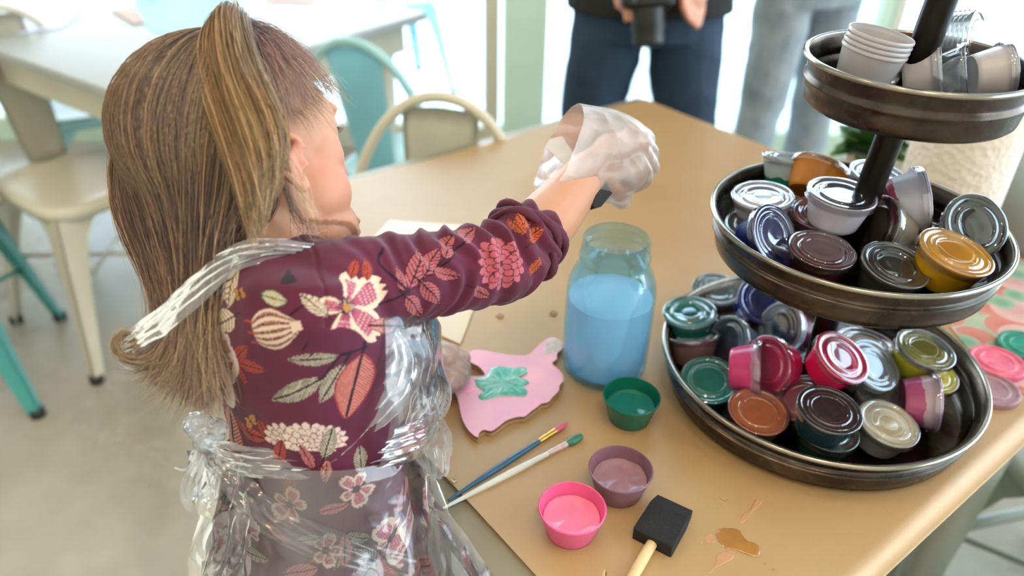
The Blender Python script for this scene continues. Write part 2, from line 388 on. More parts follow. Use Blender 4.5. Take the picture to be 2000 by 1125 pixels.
# ================================================================ CHAIRS
def chair_proto(m, label, back=True, rung=False):
    t = empty('metal_chair', (0, 0, 0), label, 'chair'); h = .45; wd = .175
    bm = bmesh.new()                                        # seat: dished square with rounded corners
    def sq(r, k=4.0, n=32):
        return [(r*np.sign(math.cos(a))*abs(math.cos(a))**(2/k), r*np.sign(math.sin(a))*abs(math.sin(a))**(2/k)) for a in [2*PI*i/n for i in range(n)]]
    rings = []
    for r, z in ((wd-.004, h-.035), (wd, h-.02), (wd-.002, h-.005), (wd-.012, h), (wd-.03, h-.004), (wd-.06, h-.007), (.05, h-.008)):
        rings.append([bm.verts.new((x, y*1.02, z)) for x, y in sq(r)])
    for a, b_ in zip(rings, rings[1:]):
        for i in range(32): j = (i+1) % 32; bm.faces.new((a[i], a[j], b_[j], b_[i]))
    bm.faces.new(rings[-1]); bm.faces.new(rings[0][::-1]); mk('seat', tomesh(bm), m, t)
    for sx in (-1, 1):
        for sy in (-1, 1):
            bm = bmesh.new(); x0, y0 = sx*.155, sy*.155; x1, y1 = sx*.215, sy*.225
            # folded sheet leg: two flanges meeting at the outer corner
            for ax in (0, 1):
                pr = []
                for f, wdt in ((0, .10), (.12, .065), (.4, .045), (1, .026)):
                    cx, cy, z = x0+(x1-x0)*f, y0+(y1-y0)*f, (h-.03)*(1-f)
                    if ax == 0: a, b2 = (cx, cy, z), (cx-sx*wdt, cy, z)
                    else: a, b2 = (cx, cy, z), (cx, cy-sy*wdt, z)
                    inn = .003
                    pr.append([bm.verts.new(a), bm.verts.new(b2), bm.verts.new((b2[0]-(sx*inn if ax else 0), b2[1]-(0 if ax else sy*inn), z)), bm.verts.new((a[0]-(sx*inn if ax else 0), a[1]-(0 if ax else sy*inn), z))])
                for p, q in zip(pr, pr[1:]):
                    for i in range(4): j = (i+1) % 4; bm.faces.new((p[i], p[j], q[j], q[i]))
                bm.faces.new(pr[0]); bm.faces.new(pr[-1][::-1])
            lg = mk('leg', tomesh(bm, False), m, t)
            bm = bmesh.new(); lathe(bm, [(0, 0), (.018, 0), (.018, .02), (0, .02)], 12, Matrix.Translation((x1-sx*.01, y1-sy*.01, 0))); ft = mk('foot', tomesh(bm), M['dark'], lg)
    bm = bmesh.new()
    tube(bm, [(-.18, -.18, .22), (.18, .18, .2)], .006, 8); tube(bm, [(-.18, .18, .22), (.18, -.18, .2)], .006, 8); mk('cross_brace', tomesh(bm), m, t)
    if rung:
        bm = bmesh.new()
        for a, c in (((-.19, -.2), (.19, -.2)), ((.19, -.2), (.19, .2)), ((.19, .2), (-.19, .2)), ((-.19, .2), (-.19, -.2))): tube(bm, [(*a, .16), (*c, .16)], .012, 8)
        mk('foot_rail', tomesh(bm), m, t)
    if back:
        bm = bmesh.new(); pts = []
        for k in range(17):
            a = PI*k/16; pts.append((-.185*math.cos(a)*(1 if 1 else 0), .175+.07*math.sin(a)**.6, h-.02+.40*math.sin(a)**.75))
        tube(bm, [(-.185, .06, h-.03)]+pts[1:-1]+[(.185, .06, h-.03)], .0105, 10, smoothn=60); mk('back_frame', tomesh(bm), m, t)
        bm = bmesh.new()
        grid(bm, lambda u, v: ((u-.5)*(.10+.05*v)*1.0, .165+.08*v-.012*math.cos((u-.5)*PI), h-.01+(.375-.02*abs(u-.5))*v), 10, 12)
        bmesh.ops.solidify(bm, geom=bm.faces[:], thickness=.003); mk('backrest', tomesh(bm), m, t)
    return t
def place(t, x, y, deg): t.location = (x, y, 0); t.rotation_euler = (0, 0, math.radians(deg)); return t
def recolor(t, m):
    for ch in t.children:
        ch.material_slots[0].link = 'OBJECT'; ch.material_slots[0].material = m
ch0 = chair_proto(M['cream'], 'cream metal chair with a rounded back behind the far side of the craft table')
c = at(868, 176, .85); place(ch0, c.x-.045, c.y-.22, -8)
def another(label, x, y, deg, m=None):
    t = copy_tree(ch0); t['label'] = label; place(t, x, y, deg)
    if m: recolor(t, m)
    return t
c = at(775, 45, .85); another('teal metal chair with its blue-green backrest between the two tables', c.x, c.y+.14, 158, M['teal'])
c = at(160, 340, .45); ft_ = at(206, 708, 0); another('cream metal chair with a grey seat standing left of the girl', c.x, c.y, math.degrees(math.atan2(ft_.y-c.y, ft_.x-c.x))-46+180)
c = at(150, 215, .45); another('teal metal chair pushed under the background table behind the cream chair', c.x, c.y+.1, -60, M['teal'])
c = at(-215, 440, .45); another('deep teal metal chair cut off at the left edge of the frame', c.x, c.y, 20, M['deepteal'])
c = at(560, 250, .2); another('cream metal chair mostly hidden behind the girl\'s head', c.x-.25, c.y+.2, 10)
for i, (x, y, a, mm_) in enumerate(((-.6, 3.9, 30, 'teal'), (.55, 4.2, 170, 'deepteal'), (1.5, 4.0, 60, 'teal'))):
    another(['teal metal patio chair outside, left of the mint window post', 'deep teal metal patio chair outside behind the two adults', 'teal metal patio chair outside beyond the tiered tray'][i], x, y, a, M[mm_])
st = chair_proto(M['sage'], 'sage grey metal stool with a foot rail at the right edge of the craft table', back=False, rung=True)
c = at(2270, 960, .45); place(st, c.x, c.y, 15)
# ================================================================ TIERED TRAY
s = N('aged_pewter'); b = s.b; b.inputs['Metallic'].default_value = .95
n1 = s.noise(14, 6, .65, .6); s.link(s.ramp(n1, [(.3, hx('3a332e')), (.55, hx('574e47')), (.75, hx('7a7067'))]), b.inputs['Base Color'])
s.link(s.ramp(s.noise(30, 5, .6), [(.3, (.2,)*3), (.7, (.36,)*3)]), b.inputs['Roughness']); M['pewter'] = s.m
M['rim'] = mat('worn_bright_rim', hx('a39c90'), .22, .95, .25, 20)
M['pole'] = mat('blackened_metal_pole', hx('241f1d'), .3, .85, .2, 20)
ld = at(1600, 697, .806); POLE = Vector((ld.x, ld.y, 0))
tier = empty('tiered_tray', (POLE.x, POLE.y, TZ), 'three-tier dark pewter tray stand holding paint cups at the right of the table', 'tray stand')
TR = [(.1670, TZ+.049, .044), (.1375, .975, .042), (.0940, 1.128, .042)]
LEAN = Vector((.10, 0, 1)).normalized()
def tctr(z): return Vector((POLE.x-.001+(-.003 if .9 < z < 1.0 else 0)+max(0, z-.96)*.07, POLE.y, z))
for r, z, h in TR:
    prof = [(.0, -h), (.90, -h), (.915, -h+.0015), (.93, -h*.93), (.945, -h*.70), (.948, -h*.56), (.967, -h*.52), (.967, -h*.47), (.945, -h*.42), (.938, -h*.36), (.948, -h*.30), (.955, -h*.12), (.975, -h*.04)]
    prof = [(a*r, zz) for a, zz in prof]
    bm = bmesh.new(); inn = [(max(0, a-.0016), zz+.0016) for a, zz in prof][::-1]
    lathe(bm, prof+[(r*.975+.0005, -.0005)]+inn, 96)
    c = tctr(z); o = mk('tray', tomesh(bm, angle=50), M['pewter'], tier, loc=c-Vector((POLE.x, POLE.y, TZ)))
    bm = bmesh.new(); tube(bm, [(r*.987*math.cos(2*PI*k/96), r*.987*math.sin(2*PI*k/96), -.001) for k in range(96)], .0026, 8, close=True)
    mk('rim', tomesh(bm), M['rim'], o)
bm = bmesh.new(); tube(bm, [tctr(z)-Vector((POLE.x, POLE.y, TZ)) for z in (TZ+.005, .95, 1.1, 1.40)], .0125, 20)
for zz in (TZ+.004, .937, 1.09): c = tctr(zz)-Vector((POLE.x, POLE.y, TZ)); lathe(bm, [(0.0, 0), (.02, 0), (.02, .003), (.012, .006), (0, .006)], 24, Matrix.Translation(c))
mk('pole', tomesh(bm, angle=40), M['pole'], tier)
bm = bmesh.new(); tube(bm, [tctr(1.41)-Vector((POLE.x, POLE.y, TZ))+Vector((.03*math.cos(a), 0, .03+.03*math.sin(a))) for a in np.linspace(0, 2*PI, 25)[:-1]], .004, 10, close=True)
mk('ring_handle', tomesh(bm), M['pole'], tier)
for k in range(3):
    bm = bmesh.new(); ball(bm, Vector((.11*math.cos(k*2.1), .11*math.sin(k*2.1), .0012)), (.008, .008, .0015), sub=2); mk('foot', tomesh(bm), M['dark'], tier)

# ================================================================ PAINT CUPS
RC, HC = .0293, .0305
def cup_mesh():
    bm = bmesh.new()
    lathe(bm, [(0, .0006), (.0195, .0006), (.0205, 0), (.0218, .0012), (.0225, .004), (.0283, .0278), (.0286, .0285), (.0297, .0287), (.0299, .0297), (.0292, .0305), (.0283, .0303), (.0279, .0285), (.0221, .0045), (.0212, .0022), (0, .0018)], 48)
    return tomesh(bm, angle=60)
def lid_mesh():
    bm = bmesh.new(); z = HC
    prof = [(.0304, z-.0062), (.0308, z-.0060), (.0306, z+.0002), (.0302, z+.0010), (.0296, z+.0013), (.0268, z+.0013), (.0264, z+.0012), (.0260, z+.0002), (.0256, z-.0002), (.0205, z-.0002), (.0201, z+.0001), (.0196, z+.0010), (.0193, z+.0011), (.0170, z+.0011), (.0167, z+.0010), (.0163, z+.0003), (.0160, z+.0002), (.008, z+.00035), (0, z+.0004)]
    lathe(bm, prof, 96, rib=((1, 2), -.014)); return tomesh(bm, angle=70)
def paint_mesh(level, slosh=0):
    bm = bmesh.new(); r = .0221+(.0279-.0221)*max(0, (level-.0045))/.024-.0003
    prof = [(0, .0021), (.0208, .0025), (.0217, .005), (r, level), (r-.001, level-.0006), (r*.6, level-.0012), (0, level-.0010)]
    lathe(bm, prof, 40); me = tomesh(bm)
    if slosh:
        co = getco(me); top = co[:, 2] > level-.003; co[top, 2] += slosh*.0010*vn(co[top]*160); setco(me, co)
    return me
CM, LM = cup_mesh(), lid_mesh()
PMS = {k: paint_mesh(k, s_) for k, s_ in ((.012, 1), (.018, 1), (.024, 1), (.0288, 0), (.0298, 0))}
lidm = film('clear_plastic_lid', (.97, .98, 1), .05, rough=.045, boost=2.6)
lidm_milky = film('cloudy_plastic_lid', (.95, .96, .98), .30, (.85, .88, .92), rough=.08, boost=2.6)
clearcup = film('clear_plastic_cup', (.96, .97, .98), .10, (.9, .92, .95), rough=.06, boost=2.0)
milky = hx('cfcbd2')
_pm = {}
def paintmat(c, gloss=.16):
    if c not in _pm:
        _pm[c] = mat('paint_'+c, hx(c), gloss, var=.12, vscale=90, coat=.3)
    return _pm[c]
_cm = {}
def cupmat(c, level=1.0, base='cfcbd2', side=0):
    """translucent cup with paint clinging to it up to a level (or on one side)"""
    k = (c, level, base, side)
    if k in _cm: return _cm[k]
    s = N('cup_'+c); b = s.b; b.inputs['Roughness'].default_value = .22; b.inputs['Subsurface Weight'].default_value = 0
    tc = s.new('ShaderNodeTexCoord'); sp = s.new('ShaderNodeSeparateXYZ'); s.link(tc.outputs['Object'], sp.inputs[0])
    nz = s.new('ShaderNodeTexNoise'); nz.inputs['Scale'].default_value = 45; nz.inputs['Detail'].default_value = 3; s.link(tc.outputs['Object'], nz.inputs['Vector'])
    ma = s.new('ShaderNodeMath', operation='MULTIPLY_ADD'); ma.inputs[1].default_value = -.014; s.link(nz.outputs['Fac'], ma.inputs[0]); s.link(sp.outputs[2], ma.inputs[2])
    if side:
        m2 = s.new('ShaderNodeMath', operation='MULTIPLY_ADD'); m2.inputs[1].default_value = side; s.link(sp.outputs[0], m2.inputs[0]); s.link(ma.outputs[0], m2.inputs[2]); ma = m2
    gt = s.new('ShaderNodeMath', operation='GREATER_THAN'); gt.inputs[1].default_value = HC*level-.007; s.link(ma.outputs[0], gt.inputs[0])
    mx = s.new('ShaderNodeMixRGB'); mx.inputs[1].default_value = (*hx(c), 1); mx.inputs[2].default_value = (*hx(base), 1); s.link(gt.outputs[0], mx.inputs[0])
    var = s.new('ShaderNodeMixRGB'); var.blend_type = 'MULTIPLY'; var.inputs[0].default_value = .35; s.link(mx.outputs[0], var.inputs[1])
    s.link(s.ramp(nz.outputs['Fac'], [(.3, (.75,)*3), (.6, (1,)*3)]), var.inputs[2]); s.link(var.outputs[0], b.inputs['Base Color'])
    tl = s.new('ShaderNodeBsdfTranslucent'); s.link(mx.outputs[0], tl.inputs[0]); ms = s.new('ShaderNodeMixShader'); ms.inputs[0].default_value = .25
    s.link(b.outputs[0], ms.inputs[1]); s.link(tl.outputs[0], ms.inputs[2]); s.link(ms.outputs[0], s.o.inputs[0])
    _cm[k] = s.m; return s.m
def om(o, m): o.material_slots[0].link = 'OBJECT'; o.material_slots[0].material = m
CM.materials.append(None); LM.materials.append(None)
for q in PMS.values(): q.materials.append(None)
def cup(lid_px, z, n, col, label, level=.0298, wall=None, lid='clear', cupm=None, spin=None, group=None, open_=False, name='paint_cup', scale=1.0):
    """lid_px: where the centre of the lid stands at height z; n: the way the lid faces"""
    n = Vector(n).normalized(); q = Vector((0, 0, 1)).rotation_difference(n)
    if spin is not None: q = q @ Quaternion((0, 0, 1), spin)
    base = at(*lid_px, z) - n*HC*scale
    t = empty(name, base, label, 'paint cup' if name == 'paint_cup' else 'cup', group, rot=q); t.scale = (scale,)*3
    o = mk('cup_body', CM, None, t); om(o, cupm or cupmat(col, 1.4 if wall is None else wall))
    if level:
        o = mk('paint', PMS[level], None, t); om(o, paintmat(col))
    if not open_:
        o = mk('lid', LM, None, t); om(o, lidm if lid == 'clear' else lidm_milky)
    return t
Z1 = TZ+.0025
# three open cups on the paper
GO = 'open paint cups on the kraft paper'
def open_cup(px, col, rim, label, level):
    t = cup(px, TZ+.0035+HC, (0, 0, 1), col, label, level=level, open_=True, cupm=cupmat(rim, 1.5, rim)); return t
open_cup((1234, 772), '0f6b57', '117059', 'open cup of dark green paint beside the foot of the blue jar', .018)
open_cup((1213, 914), '9c737b', '8f6674', 'open cup of dusty mauve paint between the pink cup and the tray stand', .018)
open_cup((1118, 990), 'ff7fa3', 'f0699c', 'open cup of bright pink paint nearest the table edge', .018)

# lower tray: row by row, things that stand on the tray floor
F0 = TZ+.008
UP = (0, 0, 1)
def low(px, dz, n, col, label, **kw): return cup(px, F0+dz, n, col, 'cup '+label, **kw)
low((1347, 610), .049, (-.12, -.05, 1), '1d8f84', 'with a teal green lid at the far left of the lower tray', lid='clear')
low((1400, 565), .034, (0, -.15, 1), '16403c', 'with a dark green smeared lid at the back left of the lower tray', lid='milky')
low((1490, 588), .052, (.15, -.55, .8), '1c2fb0', 'of royal blue paint tilted forward under the middle tier')
low((1522, 640), .045, (-.7, -.25, .35), '7d2f4c', 'white on its side with a dark red splash behind the pink cups', wall=.45, level=.012)
low((1352, 655), .035, (-.1, .38, .9), '8d6463', 'of brownish mauve paint tilted away at the left of the lower tray', level=.024, cupm=cupmat('8d6a68', .95, 'b5a29e'))
low((1420, 668), .034, (-.8, -.25, .42), '6f8296', 'of slate blue paint lying on its side at the left of the lower tray', cupm=cupmat('76869a', .8, '9aa3b5'), level=.018)
low((1386, 742), .030, (-.12, -.28, 1), '0f7f76', 'with a deep teal lid low at the front left of the lower tray')
low((1487, 722), .046, (.85, -.28, .2), 'e2508e', 'of pink paint lying on its side, left of the two hot pink ones', cupm=cupmat('e04a88', .72, 'c884a4'), level=.018)
low((1497, 712), .052, (-.8, -.38, .30), 'f02c74', 'of hot pink paint on its side, lid against the paler pink cup')
low((1645, 697), .078, (.32, -.30, .9), 'ff2a66', 'of fluorescent pink paint on top of the pile in the lower tray', cupm=cupmat('ff2064', 1.4))
low((1706, 712), .058, (.28, -.36, .85), '7f8184', 'with a grey lid right of the fluorescent pink one', lid='milky', cupm=cupmat('77797c', .9, '9b9ea2'))
low((1690, 668), .050, (.05, .1, 1), '1d3270', 'with a navy lid behind the grey one in the lower tray')
low((1808, 681), .066, (.12, -.12, 1), 'b9b23a', 'with clear lid and yellow base, back right in lower tray', level=.012, cupm=cupmat('cfc93a', .85, '8e95a0'))
low((1815, 728), .035, (.1, -.1, 1), 'd9cf2c', 'of bright yellow paint under the clear lidded one')
low((1482, 803), .033, (.02, -.16, 1), 'c0764a', 'with a terracotta lid at the front of the lower tray')
low((1620, 800), .062, (.05, -.12, 1), '3d1523', 'with a dark plum lid stacked at the front of the lower tray', cupm=cupmat('27434a', 1.4))
low((1571, 778), .036, (-.35, -.1, .9), 'a9707f', 'with a dusty rose lid tucked behind the dark plum one')
low((1616, 838), .0305, (.03, -.06, 1), '0d5546', 'of dark green paint under the dark plum one', level=.024)
low((1736, 826), .033, (.12, -.16, 1), 'dcd8c4', 'with a clear lid over cream paint at the front right of the lower tray', cupm=cupmat('c9c8c4', 1.4))
low((1826, 786), .034, (.86, -.22, .12), 'c77fa0', 'lying on its side with a pink stripe at the right of the lower tray', cupm=cupmat('c05f8c', .55, 'cdb4c2'), level=.012)
low((1728, 772), .031, (.15, -.1, 1), 'a9b5bd', 'with a cloudy lid half hidden below the grey one', lid='milky', level=.012, cupm=cupmat('aab0b6', 1.4))
low((1640, 652), .040, (.0, -.2, 1), 'b9c8e0', 'with a pale blue lid under the middle tier', lid='milky')
low((1570, 690), .036, (.1, .2, 1), '5c2438', 'of wine red paint in the shade behind the hot pink one')
low((1440, 610), .026, (-.2, .1, 1), '8a4a3a', 'of rust brown paint wedged behind the slate blue one', level=.024)
low((1560, 640), .030, (.2, .3, 1), '23307d', 'of indigo paint at the back of the lower tray', level=.024)
# middle tray
F1 = .975-.042+.002
def mid(px, dz, n, col, label, **kw): return cup(px, F1+dz, n, col, 'cup '+label, **kw)
mid((1490, 382), .050, (-.08, -.04, 1), 'c9c6cf', 'frosted white with a shiny lid at the left of the middle tier', level=.024, cupm=cupmat('cdcad3', 1.4))
mid((1645, 378), .069, (.05, -.05, 1), 'd2cdd6', 'frosted white with a clear lid, highest of the middle tier', level=.012, cupm=cupmat('d2cbd8', 1.4), scale=1.06)
mid((1602, 326), .058, (.42, .62, .75), 'd98a2b', 'of orange paint tilted back behind the tall white one', level=.024, cupm=cupmat('dd8a26', .92, 'd9c9b0'), spin=2.6)
mid((1545, 306), .056, (.05, .25, 1), '1d8f72', 'frosted with a green bottom at the back of the middle tier', level=.012, cupm=cupmat('1f8e70', .32, 'cfd6da'))
mid((1606, 415), .040, (-.1, -.12, 1), '8b2748', 'of raspberry paint under the tall white one')
mid((1512, 458), .042, (.50, -.60, .60), '1c2a6e', 'of navy paint leaning on the left rim of the middle tier', scale=.95)
mid((1606, 488), .036, (.04, -.10, 1), '5d1f2c', 'with a dark maroon lid at the front of the middle tier')
mid((1750, 517), .0345, (.1, -.22, 1), '2b2a29', 'with a black lid reflecting the sky at the front of the middle tier', cupm=cupmat('555a58', .9, '8b9090'))
mid((1868, 492), .048, (.16, -.16, 1), 'e0ab12', 'of golden yellow paint with a domed clear lid', cupm=cupmat('dfa60f', 1.4), scale=1.08)
mid((1906, 440), .050, (.05, -.62, .62), '211d1c', 'of black paint standing on edge at the right rim of the middle tier', cupm=cupmat('3a3837', 1.4), level=.018)
mid((1800, 392), .056, (.86, -.12, .22), '9a4058', 'frosted white on its side with a dark pink mark, right of the pole', level=.012, cupm=cupmat('a84a62', .22, 'd3cdd8'), scale=1.08)
mid((1712, 442), .036, (-.85, -.12, .25), '9a8a76', 'of beige paint lying on its side against the pole', level=.018, cupm=cupmat('a39480', .7, 'b5a99c'))
mid((1717, 342), .052, (.1, -.1, 1), 'b5bcc6', 'with a pale lid just behind the pole on the middle tier', lid='milky')
mid((1790, 478), .030, (-.1, -.1, 1), '8a4a35', 'with a brown lid below the frosted one on its side', level=.0298)
mid((1835, 466), .030, (.1, -.05, 1), 'c9a690', 'with a beige lid half hidden by the yellow one')
mid((1478, 438), .031, (-.1, -.06, 1), '1c3a34', 'of dark green paint under the left frosted white one')
mid((1545, 470), .030, (.1, .1, 1), '2e2a80', 'of violet blue paint behind the leaning navy one', level=.024)

# top tray: empty cups and lids
frost = mat('frosted_plastic', hx('c9c3c6'), .3, var=.05, vscale=30, trans=.25); 
F2 = 1.128-.042+.002
def emptycup(px, z, n, label, m, lid=False, scale=1.0, group=None):
    t = cup(px, z, n, 'cfcbd2', label, level=None, cupm=m, open_=not lid, name='portion_cup', group=group, scale=scale)
    return t
base = at(1722, 66, F2+.062)
nax = Vector((.16, -.02, 1)).normalized()
GS = 'nested frosted cups on the top tier'
for k, wd in enumerate(('bottom', 'second', 'third', 'top')):
    pos = base + nax*(.0042*k-.010); q = Vector((0, 0, 1)).rotation_difference(nax)
    t = empty('portion_cup', pos-nax*.046, 'frosted cup, %s of the four nested left of the pole' % wd, 'cup', GS, rot=q); t.scale = (.92, .92, 1.45)
    o = mk('cup_body', CM, None, t); om(o, frost)
for k in range(3):
    emptycup((1762+5*(k-1)*1.6, 134), F2+.026, (.95, -.05, .35), 'clear empty cup on its side, %s of three nested on the top tier' % ('innermost', 'middle', 'outermost')[k], clearcup, scale=.80)
emptycup((1838, 148), F2+.028, (.8, -.35, .3), 'lidded frosted cup on its side near the front rim of the top tier', frost, lid=True, scale=.95)
emptycup((1890, 144), F2+.028, (.75, -.42, .35), 'lidded clear cup on its side between two frosted ones on the top tier', clearcup, lid=True, scale=.88)
emptycup((1962, 146), F2+.028, (.9, -.10, .15), 'frosted cup on its side with a ribbed lid at the right of the top tier', frost, lid=True, scale=.9)
GL = 'clear lids stacked on edge on the top tier'
LB = at(1868, 82, F2+.036); lax = K(.62, -.12, -.62).normalized()
for k in range(9):
    q = Vector((0, 0, 1)).rotation_difference(lax)
    o = bpy.data.objects.new('cup_lid', LM); COL.objects.link(o); om(o, clearcup); o.rotation_mode = 'QUATERNION'; o.rotation_quaternion = q
    o.scale = (.92,)*3; o.location = LB + lax*(.0040*(k-4)-HC*.92); tag(o, 'thin clear lid in the fanned stack right of the pole, top tier', 'lid', GL)

# ================================================================ BLUE JAR
J = at(1178, 722); jb = Vector((J.x, J.y, TZ+.0012)); jr = .0475
jar = empty('mason_jar', jb, 'blue glass jar of cloudy water standing behind the green paint cup', 'jar')
out = [(0, .002), (.030, 0), (.040, .0015), (.0455, .007), (.0475, .018), (.048, .06), (.0478, .105), (.0465, .118), (.042, .131), (.0365, .139), (.034, .143), (.0345, .146), (.0372, .1475), (.0372, .1505), (.0345, .152), (.0345, .156), (.0358, .1575), (.0358, .160), (.0345, .1615), (.0345, .166), (.0352, .1685), (.0342, .171), (.0325, .1712)]
inn = [(.0312, .169), (.0312, .143), (.0335, .138), (.0392, .129), (.0435, .117), (.0448, .105), (.045, .06), (.0445, .020), (.042, .011), (.036, .008), (0, .008)]
bm = bmesh.new(); lathe(bm, out+inn, 64)
me = tomesh(bm, angle=70)
s = N('aqua_glass'); b = s.b; b.inputs['Base Color'].default_value = (*hx('c9f1f6'), 1); b.inputs['Roughness'].default_value = .02; b.inputs['Transmission Weight'].default_value = 1; b.inputs['IOR'].default_value = 1.45
tp = s.new('ShaderNodeBsdfTransparent'); tp.inputs[0].default_value = (*hx('def2fa'), 1); ms = s.new('ShaderNodeMixShader'); ms.inputs[0].default_value = .82
s.link(b.outputs[0], ms.inputs[1]); s.link(tp.outputs[0], ms.inputs[2]); s.link(ms.outputs[0], s.o.inputs[0])
mk('glass', me, s.m, jar)
bm = bmesh.new()
lathe(bm, [(0, .0082), (.0355, .0083), (.0415, .0112), (.0440, .0202), (.0446, .06), (.0445, .098), (.0446, .100), (.043, .099), (.02, .0986), (0, .0986)], 64)
me = tomesh(bm, angle=70)
s = N('cloudy_rinse_water'); b = s.b
tc = s.new('ShaderNodeTexCoord'); sp = s.new('ShaderNodeSeparateXYZ'); s.link(tc.outputs['Object'], sp.inputs[0])
mr = s.new('ShaderNodeMapRange'); mr.inputs[1].default_value = .008; mr.inputs[2].default_value = .034; s.link(sp.outputs[2], mr.inputs[0])
s.link(s.ramp(mr.outputs[0], [(0, hx('2cc8f6')), (.4, hx('b4e2fa')), (1, hx('eef2fc'))]), b.inputs['Base Color']); b.inputs['Roughness'].default_value = .12
tl = s.new('ShaderNodeBsdfTranslucent'); tl.inputs[0].default_value = (*hx('e8f0ff'), 1); ms = s.new('ShaderNodeMixShader'); ms.inputs[0].default_value = .45
s.link(b.outputs[0], ms.inputs[1]); s.link(tl.outputs[0], ms.inputs[2]); s.link(ms.outputs[0], s.o.inputs[0])
mk('water', me, s.m, jar)

# ================================================================ PAINTED WOODEN CUT-OUT
def crop(pts): return [(800+x*.26667, 560+y*.26667) for x, y in pts]
OUT = crop([(205, 680), (240, 662), (330, 650), (440, 657), (545, 650), (535, 615), (500, 580), (450, 555), (425, 530), (428, 490), (455, 468), (520, 460), (600, 475), (700, 494), (800, 502), (865, 500), (920, 450), (980, 400), (1030, 370), (1085, 383), (1125, 420), (1112, 460), (1080, 490), (1078, 530), (1045, 560), (1085, 600), (1120, 645), (1125, 690), (1100, 720), (1090, 765), (1050, 805), (1015, 845), (965, 856), (935, 880), (890, 912), (845, 948), (800, 952), (755, 962), (700, 985), (650, 1025), (600, 1056), (545, 1048), (512, 1068), (495, 1102), (440, 1060), (400, 1000), (375, 930), (360, 850), (340, 790), (280, 730)])
ZW0, ZW1 = TZ+.004, TZ+.012
pl = [(at(x, y, ZW1).x, at(x, y, ZW1).y) for x, y in OUT]
cut = mk('wooden_cutout', plate(pl, ZW0, ZW1, sm=220), None, None, world=True); tag(cut, 'pink-painted wooden cut-out with a green paint patch, held by the gloved left hand', 'craft shape')
s = N('pink_painted_wood'); b = s.b; b.inputs['Roughness'].default_value = .45
ge = s.new('ShaderNodeNewGeometry'); sp = s.new('ShaderNodeSeparateXYZ'); s.link(ge.outputs['Normal'], sp.inputs[0])
gt = s.new('ShaderNodeMath', operation='GREATER_THAN'); gt.inputs[1].default_value = .5; s.link(sp.outputs[2], gt.inputs[0])
top = s.ramp(s.noise(28, 5, .6, .5), [(.3, hx('e3a9b6')), (.5, hx('e0a0b8')), (.7, hx('dba7bb'))])
tco = s.new('ShaderNodeTexCoord'); sz = s.new('ShaderNodeSeparateXYZ'); s.link(tco.outputs['Object'], sz.inputs[0])
side = s.ramp(s.noise(3, 1), [(.4, hx('8a6a48')), (.6, hx('b08b60'))]); mrs = s.new('ShaderNodeMapRange'); mrs.inputs[1].default_value = 0; mrs.inputs[2].default_value = .008; s.link(sz.outputs[2], mrs.inputs[0])
side = s.ramp(mrs.outputs[0], [(0, hx('6e4f35')), (.25, hx('b8966c')), (.55, hx('a07c54')), (.72, hx('5d3f2b')), (1, hx('8f6b5a'))])
mx = s.new('ShaderNodeMixRGB'); s.link(gt.outputs[0], mx.inputs[0]); s.link(side, mx.inputs[1]); s.link(top, mx.inputs[2]); s.link(mx.outputs[0], b.inputs['Base Color']); s.bump(s.noise(60, 4), .15, .001)
cut.data.materials.append(s.m)
def daub(name, poly, z0, h, m, sm=80, parent=None, amp=.3):
    """a low swelling of paint with an irregular outline"""
    pts = [at(x, y, z0) for x, y in poly]; q = catmull([(p.x, p.y) for p in (*pts, pts[0])], sm)[:-1]
    c = q.mean(0); bm = bmesh.new(); prev = [bm.verts.new((x, y, z0)) for x, y in q]
    for f, hh in ((.96, .7), (.85, 1), (.6, .85), (.3, .9)):
        cur = [bm.verts.new((c[0]+(x-c[0])*f, c[1]+(y-c[1])*f, z0+h*hh*(1+amp*math.sin(x*900+y*400)*math.sin(y*700)))) for x, y in q]
        for i in range(len(q)): j = (i+1) % len(q); bm.faces.new((prev[i], prev[j], cur[j], cur[i]))
        prev = cur
    ct = bm.verts.new((c[0], c[1], z0+h*.9))
    for i in range(len(q)): j = (i+1) % len(q); bm.faces.new((prev[i], prev[j], ct))
    return mk(name, tomesh(bm), m, parent, world=True)
gp = mat('wet_green_paint', hx('3fa08c'), .12, var=.0, col2=hx('8dbcae'), vscale=60, bump=.3, bscale=120)
daub('paint_patch', crop([(475, 680), (560, 655), (590, 605), (640, 582), (740, 592), (850, 590), (865, 620), (850, 645), (780, 655), (860, 685), (875, 710), (830, 735), (862, 760), (850, 800), (760, 802), (650, 805), (580, 825), (520, 828), (505, 800), (540, 770), (490, 730)]), ZW1, .0016, gp, parent=cut)
daub('paint_patch', crop([(385, 770), (430, 745), (470, 745), (478, 765), (440, 780)]), ZW1, .001, mat('wet_pink_paint', hx('f29ac0'), .15), 40, cut)
daub('bare_patch', crop([(975, 497), (990, 440), (1010, 400), (1045, 378), (1090, 388), (1118, 420), (1105, 458), (1075, 480), (1030, 492)]), ZW1, .0003, mat('bare_wood_wash', hx('c9bcb2'), .5, col2=hx('ab9c94'), vscale=120), 40, cut, 0)

